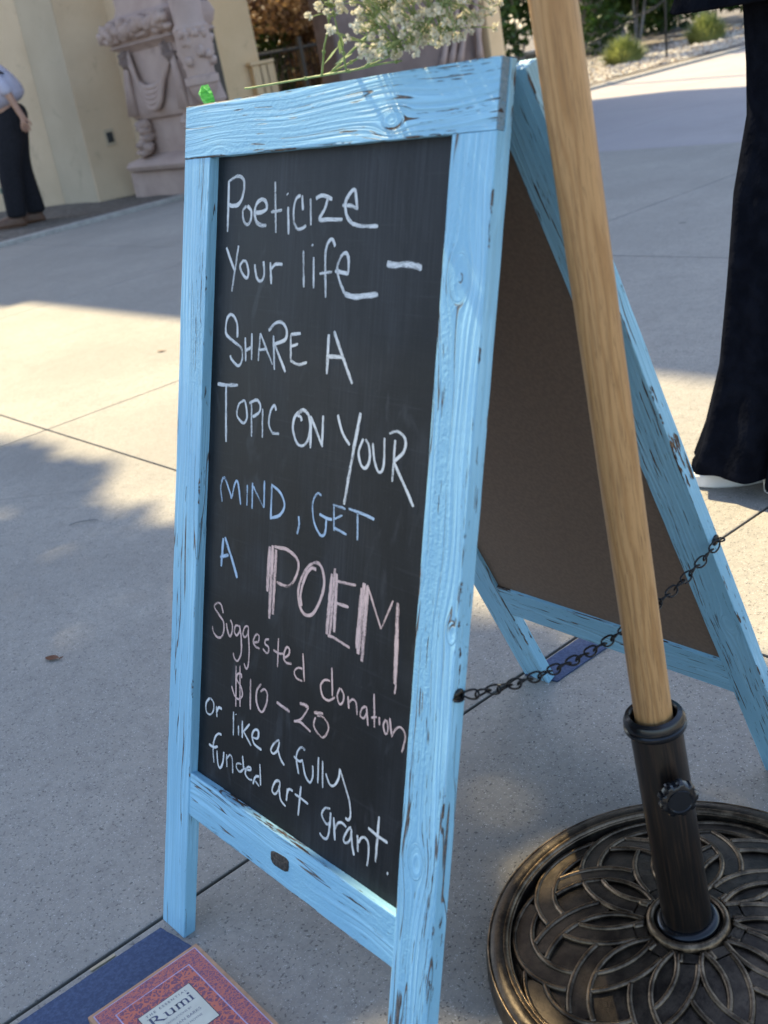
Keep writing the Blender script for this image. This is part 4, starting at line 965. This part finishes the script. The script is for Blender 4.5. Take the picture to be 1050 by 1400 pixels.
pg = G('page_edges'); s = pg.sep(pg.obj()); pn = pg.noise(pg.comb(pg.math('MULTIPLY', s[0], 4.0), pg.math('MULTIPLY', s[1], 4.0), pg.math('MULTIPLY', s[2], 3000.0)), 1.0, 1)
mb = MB(); mb.box(-bw/2 + .0018, bw/2 - .002, -bh/2 + .002, bh/2 - .002, .00145, bt_ - .00145)
mb.build('pages', pg.fin(pg.mix(pn, (.45, .38, .28), (.7, .63, .5)), .9), BK, matrix=BMx)
def damask(name, c0, c1, sc, thr=.5):
    g = G(name); s = g.sep(g.obj()); ax_ = g.math('ABSOLUTE', s[0])
    v = g.comb(ax_, s[1]); w = g.noise(v, sc * .55, 2, .5, 1.4); vv = g.voro(g.comb(g.math('MULTIPLY_ADD', w, .012, ax_), s[1]), sc, 'DISTANCE_TO_EDGE')[0]
    n = g.noise(v, sc * 1.5, 2, .6, 2.0)
    f = g.math('MAXIMUM', g.ss(vv, .10, .05), g.ss(n, .54, .58)); return g.fin(g.mix(f, c0, c1), .38)
def sheet(name, x0, x1, y0, y1, lev, mat):
    mb = MB(); z = bt_ + .00022 * lev; mb.box(x0, x1, y0, y1, bt_ - .0002 + .00022*(lev-1), z)
    return mb.build(name, mat, cv_, matrix=Matrix.Identity(4))
lav = plain('lavender_rule', (.36, .33, .52), .4); blk = plain('dark_print', (.03, .035, .06), .5)
X, Y = bw/2, bh/2
sheet('border_line', -X+.0045, X-.0045, -Y+.0045, Y-.0045, 1, lav)
sheet('pattern_border', -X+.0058, X-.0058, -Y+.0058, Y-.0058, 2, damask('red_purple_damask', (.15, .055, .125), (.46, .120, .095), 210.0))
sheet('border_line', -X+.0235, X-.0235, -Y+.0235, Y-.0235, 3, lav)
sheet('pattern_panel', -X+.0250, X-.0250, -Y+.0250, Y-.0250, 4, damask('coral_floral', (.15, .05, .11), (.50, .125, .085), 105.0))
LT, LB_ = Y - .0505, Y - .119
sheet('border_line', -X+.0385, X-.0385, LB_-.001, LT+.001, 5, blk)
sheet('title_label', -X+.0395, X-.0395, LB_, LT, 6, plain('cream_label', (.56, .55, .46), .5, 0, .06))
def text(body, size, x, y, mat, align='CENTER', bold=0.0):
    cu = bpy.data.curves.new('title_text', 'FONT'); cu.body = body; cu.size = size; cu.align_x = align; cu.offset = bold
    tmp = bpy.data.objects.new('tmp', cu); COL.objects.link(tmp)
    me = bpy.data.meshes.new_from_object(tmp.evaluated_get(bpy.context.evaluated_depsgraph_get()))
    bpy.data.objects.remove(tmp); me.materials.clear(); me.materials.append(mat)
    o = bpy.data.objects.new('title_text', me); COL.objects.link(o); o.parent = cv_; o.location = (x, y, bt_ + .00022 * 6 + .0002)
    return o
ink = plain('navy_ink', (.05, .06, .12), .6); ink2 = plain('grey_ink', (.20, .21, .25), .6)
text('T H E   E S S E N T I A L', .0052, 0, LT - .0080, ink)
text('TRANSLATIONS BY', .0042, 0, LT - .0345, ink2); text('COLEMAN BARKS', .0062, 0, LT - .0445, ink2); text('WITH JOHN MOYNE', .0046, 0, LT - .0530, ink2)
# the large serif title drawn as pen strokes with serifs
mb = MB(); zt = bt_ + .00022 * 6 + .0002
def poly(p): mb.add([(x, y, zt) for x, y in p], [tuple(range(len(p)))])
def bar(x, y0, y1, w, serif=(1, 1), sl=.0022):
    poly([(x-w/2, y0), (x+w/2, y0), (x+w/2, y1), (x-w/2, y1)])
    if serif[0]: poly([(x-w/2-sl, y0), (x+w/2+sl, y0), (x+w/2+sl, y0+.0009), (x-w/2-sl, y0+.0009)])
    if serif[1]: poly([(x-w/2-sl, y1-.0009), (x+w/2, y1-.0009), (x+w/2, y1), (x-w/2-sl, y1)])
def arc(cx, cy, rx, ry, a0, a1, w0, w1, n=14):
    o_ = []; i_ = []
    for k in range(n + 1):
        a = math.radians(a0 + (a1 - a0) * k / n); w = w0 + (w1 - w0) * abs(math.cos(a))
        o_.append((cx + (rx + w/2) * math.cos(a), cy + (ry + w/2) * math.sin(a))); i_.append((cx + (rx - w/2) * math.cos(a), cy + (ry - w/2) * math.sin(a)))
    for k in range(n): poly([o_[k], o_[k+1], i_[k+1], i_[k]])
by = 0.0; cap = .0205; xh = .0132
bar(-.0285, by, by + cap, .0030)
arc(-.0270, by + .0150, .0072, .0050, -90, 90, .0010, .0034); poly([(-.0255, by + .0102), (-.0218, by + .0102), (-.0125, by), (-.0160, by)])
poly([(-.0165, by), (-.0105, by), (-.0105, by + .0009), (-.0165, by + .0009)])
bar(-.0080, by + .004, by + xh, .0026, (0, 1)); arc(-.0035, by + .0045, .0045, .0040, 180, 360, .0010, .0026); bar(.0010, by, by + xh, .0026, (0, 1)); poly([(.0010, by), (.0035, by), (.0035, by + .0009), (.0010, by + .0009)])
for k, x in enumerate((.0080, .0152, .0224)):
    bar(x, by, by + (xh if k == 0 else .0095), .0025, (1, 1 if k == 0 else 0), .0014)
    if k < 2: arc(x + .0036, by + .0090, .0036, .0038, 0, 180, .0010, .0025)
bar(.0290, by, by + xh, .0026); arc(.0290, by + .0180, .0010, .0010, 0, 360, .0019, .0019)
mb.v = [(x * .86, LT - .0255 + y * .72, z) for x, y, z in mb.v]
o = mb.build('title_text', ink, cv_)
# litter
def dead_leaf(x, y, s, a, label):
    mb = MB(); n_ = 9; L_ = []; R_ = []
    for k in range(n_):
        t = k / (n_ - 1); w = s * .26 * math.sin(math.pi * min(1, t * 1.02)) ** .8
        z = .002 + .10 * s * (t - .5) ** 2 * 2
        L_.append((s*(t-.5), w, z + .25*w)); R_.append((s*(t-.5), -w, z + .3*w))
    c_ = [(s*(k/(n_-1)-.5), 0, .002 + .2*s*(k/(n_-1)-.5)**2) for k in range(n_)]
    mb.add(L_ + c_ + R_, [(k, k+1, n_+k+1, n_+k) for k in range(n_-1)] + [(n_+k, n_+k+1, 2*n_+k+1, 2*n_+k) for k in range(n_-1)])
    mb.tube([(s*.5, 0, .003), (s*.72, s*.05, .006)], .0012, 5)
    o = mb.build('dead_leaf', leafmat('dead_leaf_brown', (.10, .035, .018), (.20, .075, .03), .1), smooth=True); o.location = (x, y, 0.001); o.rotation_euler.z = a
    tag(o, label, 'leaf')
dead_leaf(-0.8202, -0.0904, 0.035, 0.5, 'small reddish brown dead leaf on the shaded paving nearest the sign')
dead_leaf(-2.9002, 1.3580, 0.04, 0.3, 'reddish dead leaf on the sunlit paving left of the sign')

mb = MB(); mb.tube([(-.035, 0, .002), (-.012, .007, .003), (.018, .007, .002), (.04, -.002, .002)], .0013, 6)
o = mb.build('twig', M['bark']); o.location = (-1.4423, 0.2847, .002); o.rotation_euler.z = .9
tag(o, 'thin curved twig on the paving left of the sign', 'twig')
mb = MB(); mb.loft([rect_ring(0, 0, .034, .0045, 0, 3, .002), rect_ring(0, 0, .034, .0045, .002, 3, .002)])
o = mb.build('wood_splinter', plain('pale_splinter', (.40, .33, .22), .8)); o.location = (.006, -.405, .0005); o.rotation_euler.z = math.radians(88)
tag(o, 'pale wood splinter in the paving joint beside the blue felt strip', 'splinter')
# ------------------------------------------------------------------ people
def skin_mesh(name, joints, bones, mat, parent, matrix=None, sub=2, root=0):
    me = bpy.data.meshes.new(name); me.from_pydata([j[0] for j in joints], bones, [])
    o = bpy.data.objects.new(name, me); COL.objects.link(o)
    md = o.modifiers.new('s', 'SKIN'); md.use_smooth_shade = True
    for i, j in enumerate(joints):
        r = j[1] if isinstance(j[1], tuple) else (j[1], j[1])
        me.skin_vertices[0].data[i].radius = r
    me.skin_vertices[0].data[root].use_root = True
    sb = o.modifiers.new('d', 'SUBSURF'); sb.levels = sub; sb.render_levels = sub
    ev = o.evaluated_get(bpy.context.evaluated_depsgraph_get())
    m2 = bpy.data.meshes.new_from_object(ev); bpy.data.objects.remove(o)
    m2.materials.clear(); m2.materials.append(mat); m2.polygons.foreach_set('use_smooth', [True] * len(m2.polygons))
    o = bpy.data.objects.new(name, m2); COL.objects.link(o); o.parent = parent
    if matrix is not None: o.matrix_basis = matrix
    return o
def ell(cx, cy, z, rx, ry, n=28, fold=0.0, fk=5, ph=0.0):
    return [(cx + rx * (1 + fold * math.sin(fk*t + ph) + .4 * fold * math.sin((2*fk+1)*t + 2*ph)) * math.cos(t), cy + ry * (1 + fold * math.sin(fk*t + ph + .7)) * math.sin(t), z) for t in [2*math.pi*j/n for j in range(n)]]
def arm_and_hand(J, Bn, sh, el, wr, fwd, side, r=(.045, .037, .026)):
    b = len(J); sh, el, wr = Vector(sh), Vector(el), Vector(wr); d = (wr - el).normalized(); fwd = Vector(fwd).normalized()
    pal = wr + d * .055
    J += [(sh, r[0]), (el, r[1]), (wr, (r[2], r[2]*.8)), (pal, (.034, .016))]; Bn += [(b, b+1), (b+1, b+2), (b+2, b+3)]
    for k, (off, l) in enumerate(((-.028, .062), (-.010, .075), (.010, .070), (.028, .055))):
        p0 = pal + fwd * off + d * .02; p1 = p0 + d * l * .5 + Vector(side) * .006; p2 = p0 + d * l * .85 + Vector(side) * .022
        c = len(J); J += [(p0, .0085), (p1, .008), (p2, .0065)]; Bn += [(b+3, c), (c, c+1), (c+1, c+2)]
    p0 = wr + d * .03 + fwd * -.030; p1 = p0 + d * .028 + fwd * -.018; p2 = p1 + d * .026 + Vector(side) * .008
    c = len(J); J += [(p0, .011), (p1, .0095), (p2, .008)]; Bn += [(b+2, c), (c, c+1), (c+1, c+2)]
    return b
def head(parent, c, face, mat=None):
    pass

def walker(label, loc, yaw, shirt, trousers, shoe, lean=0.0, stride=.26, bend=0.0):
    # faces local +X, mid-stride; left is +Y
    t = thing('person', label, 'person', loc); t.rotation_euler = (0, lean, yaw)
    J = [(Vector((0, 0, .98)), (.125, .105)), (Vector((.02, 0, 1.14)), (.115, .14)), (Vector((.0, 0, 1.36)), (.11, .16)), (Vector((.01, 0, 1.50)), (.055, .055)), (Vector((.03, 0, 1.60)), (.07, .065)), (Vector((.035, 0, 1.70)), (.095, .078)), (Vector((.025, 0, 1.775)), (.07, .062))]
    Bn = [(0, 1), (1, 2), (2, 3), (3, 4), (4, 5), (5, 6)]
    J.append((Vector((.135, 0, 1.665)), (.014, .012))); Bn.append((5, 7))          # nose
    for s in (-1, 1):
        c = len(J); J.append((Vector((.03, s * .085, 1.675)), (.018, .008))); Bn.append((5, c))   # ears
        a = arm_and_hand(J, Bn, (0, s*.20, 1.42), (-.07 if s > 0 else -.05, s*.265, 1.13), (-.10 if s > 0 else .10, s*.27, .90), (1, 0, 0), (0, -s, 0))
        Bn.append((2, a))
        fx = stride if s > 0 else -.12 * stride
        c = len(J); J += [(Vector((0, s*.095, .90)), .075), (Vector((fx*.45 + .04, s*.1, .50)), .052), (Vector((fx, s*.1, .09)), .036), (Vector((fx + .10, s*.105, .04)), (.03, .035))]
        Bn += [(0, c), (c, c+1), (c+1, c+2), (c+2, c+3)]
    def bd(v):
        v = Vector(v); f = min(1, max(0, (v.z - .95) / .25)); a = bend * f
        d = v - Vector((0, 0, .95)); return Vector((d.x*math.cos(a) + d.z*math.sin(a), d.y, -d.x*math.sin(a) + d.z*math.cos(a))) + Vector((0, 0, .95))
    J = [(bd(a), r) for a, r in J]
    skin_mesh('body', J, Bn, M['skin'], t)
    J = [(Vector((0, 0, .97)), (.15, .165)), (Vector((0, 0, 1.04)), (.155, .17))]; Bn = [(0, 1)]
    for s in (-1, 1):
        fx = stride if s > 0 else -.12 * stride
        c = len(J); J += [(Vector((0, s*.095, .86)), (.135, .12)), (Vector((fx*.45 + .04, s*.10, .50)), (.108, .10)), (Vector((fx - .01, s*.10, .12)), (.092, .085)), (Vector((fx - .01, s*.10, .07)), (.09, .085))]
        Bn += [(0, c), (c, c+1), (c+1, c+2), (c+2, c+3)]
    skin_mesh('trousers', J, Bn, trousers, t)
    J = [(Vector((.0, 0, .965)), (.225, .22)), (Vector((.01, 0, 1.10)), (.235, .22)), (Vector((.0, 0, 1.34)), (.165, .20)), (Vector((0, 0, 1.45)), (.075, .10))]; Bn = [(0, 1), (1, 2), (2, 3)]
    for s in (-1, 1):
        c = len(J); J += [(Vector((0, s*.20, 1.41)), .072), (Vector((-.06, s*.262, 1.15)), .062), (Vector((-.08 if s > 0 else .02, s*.266, 1.06)), .058)]; Bn += [(2, c), (c, c+1), (c+1, c+2)]
    J = [(bd(a), r) for a, r in J]
    skin_mesh('shirt', J, Bn, shirt, t)
    for s in (-1, 1):
        fx = stride if s > 0 else -.12 * stride; mb = MB()
        mb.loft([[(fx + x, s*.1 + y, z) for x, y, z in rr_] for rr_ in (
            [(.07 + .145*math.cos(a), .045*math.sin(a) * (1 + .1*math.cos(a)), .0) for a in [2*math.pi*j/20 for j in range(20)]],
            [(.07 + .148*math.cos(a), .048*math.sin(a) * (1 + .1*math.cos(a)), .03) for a in [2*math.pi*j/20 for j in range(20)]],
            [(.06 + .125*math.cos(a), .042*math.sin(a), .065) for a in [2*math.pi*j/20 for j in range(20)]],
            [(.0 + .06*math.cos(a), .036*math.sin(a), .10) for a in [2*math.pi*j/20 for j in range(20)]])])
        mb.build('shoe', shoe, t, smooth=True)
    mb = MB(); mb.blob((.012, 0, 1.735), (.108, .088, .082), 16, 10, .15, 2); mb.v = [tuple(bd(q)) for q in mb.v]; mb.build('hair', M['hair'], t, smooth=True)
    for s in (-1, 1):
        mb = MB(); mb.blob((.118, s*.032, 1.70), (.012, .015, .010), 8, 6); mb.v = [tuple(bd(q)) for q in mb.v]; mb.build('eye', M['black'], t)
    return t
YW = math.atan2(-.745, -.643)
walker('person in a pale lavender shirt, charcoal trousers and brown shoes walking past the cream wall', (-9.3194, 3.6732, .012), YW + .25, M['shirt'], M['char'], M['brownleather'], stride=.13, lean=-.07, bend=.42).scale = (1.1, 1.12, 1.06)

# woman in wide black trousers, right edge.  local +X = picture right, +Y = away from the camera
WO = thing('person', 'person in wide black trousers, black jacket and white soled shoes standing behind the sign', 'person', (-.0735, 1.219, 0))
WO.rotation_euler.z = math.atan2(.757, .653)
LC = (.06, .0); 
def leg(prof, ph, fold):
    mb = MB(); mb.loft([ell(cx, cy, z, rx, ry, 48, fold * min(1, max(0, (.95 - z)) * 1.1), 6, ph + z * 1.2) for z, cx, cy, rx, ry in prof]); return mb
# left edge in the picture: 0 at the hip, -.035 at .59, -.06 at .41, -.117 at .12, -.145 at .04
lg = leg([(.045, -.035, .02, .113, .125), (.052, -.035, .02, .113, .125), (.12, -.016, .02, .104, .115), (.25, .012, .02, .095, .105), (.41, .034, .02, .092, .10), (.59, .058, .02, .091, .10), (.73, .085, .01, .087, .105), (.82, .093, 0, .093, .12), (.97, .10, 0, .10, .13)], .3, .10)
lg2 = leg([(.028, .085, -.105, .118, .128), (.036, .085, -.105, .118, .128), (.12, .098, -.095, .112, .118), (.25, .118, -.08, .105, .11), (.41, .138, -.06, .102, .11), (.59, .16, -.04, .105, .115), (.73, .20, -.02, .125, .125), (.82, .215, 0, .13, .13), (.97, .20, 0, .14, .135)], 1.4, .10)
b0 = len(lg.v); lg.add(lg2.v, lg2.f)
lg.loft([ell(.165, 0, z, .165 * k, .135 * k, 48) for z, k in ((.84, .85), (.88, 1.0), (1.0, 1.0), (1.06, .9))])
lg.build('trousers', M['navy'], WO, smooth=True, auto=60)
J = [(Vector((.165, 0, 1.0)), (.13, .10)), (Vector((.165, 0, 1.18)), (.115, .09)), (Vector((.165, .0, 1.38)), (.14, .09)), (Vector((.165, 0, 1.49)), (.048, .048)), (Vector((.165, -.01, 1.57)), (.06, .06)), (Vector((.165, -.015, 1.655)), (.075, .088)), (Vector((.165, -.01, 1.72)), (.055, .06)), (Vector((.165, -.118, 1.625)), (.010, .012))]
Bn = [(0, 1), (1, 2), (2, 3), (3, 4), (4, 5), (5, 6), (5, 7)]
for s in (-1, 1):
    c = len(J); J.append((Vector((.165 + s*.08, .0, 1.64)), (.008, .016))); Bn.append((5, c))
    a = arm_and_hand(J, Bn, (.165 + s*.185, 0, 1.40), (.165 + s*.24, .02, 1.14), (.165 + s*.12, -.16, 1.05), (1, 0, 0), (0, -1, 0)); Bn.append((2, a))
    q = (.0, .02) if s < 0 else (.10, -.10)
    c = len(J); J += [(Vector((.165 + s*.09, 0, .88)), .07), (Vector((.165 + s*.07, -.02, .5)), .05), (Vector((q[0], q[1] + .02, .09)), .034), (Vector((q[0], q[1] - .06, .045)), (.03, .03))]; Bn += [(0, c), (c, c+1), (c+1, c+2), (c+2, c+3)]
skin_mesh('body', J, Bn, M['skin'], WO)
mb = MB(); mb.loft([ell(.165, .0, z, rx, ry, 48, .02, 5, .3) for z, rx, ry in ((.925, .285, .22), (.93, .29, .225), (1.02, .25, .19), (1.15, .20, .15), (1.32, .205, .145), (1.43, .19, .11), (1.48, .085, .075), (1.50, .07, .07))])
mb.build('jacket', M['navy'], WO, smooth=True)
J = []; Bn = []
for s in (-1, 1):
    c = len(J); J += [(Vector((.165 + s*.17, 0, 1.40)), .07), (Vector((.165 + s*.24, .02, 1.14)), .065), (Vector((.165 + s*.135, -.14, 1.06)), .055)]; Bn += [(c, c+1), (c+1, c+2)]
    mbs = J[-3:]
    skin_mesh('sleeve', mbs, [(0, 1), (1, 2)], M['navy'], WO)
for (sx, sy, yw_) in ((-.045, .045, .0), (.085, -.065, .0)):
    mb = MB(); mb.loft([[(sx + .118*math.cos(a)*k + .0, sy + .062*math.sin(a)*k, z) for a in [2*math.pi*j/28 for j in range(28)]] for z, k in ((.0, .94), (.004, 1.0), (.026, 1.0), (.030, .96))])
    so_ = mb.build('shoe_sole', M['whiterubber'], WO, smooth=True, auto=40)
    mb = MB(); mb.loft([[(sx + .108*math.cos(a)*k, sy + .056*math.sin(a)*k, z) for a in [2*math.pi*j/28 for j in range(28)]] for z, k in ((.0305, 1.0), (.05, .95), (.08, .75), (.10, .55))])
    mb.build('shoe', M['navy'], WO, smooth=True)
mb = MB(); mb.blob((.165, .015, 1.68), (.092, .10, .10), 16, 10, .15, 3); mb.blob((.165, .06, 1.56), (.075, .05, .12), 12, 8, .2, 5); mb.build('hair', M['hair'], WO, smooth=True)
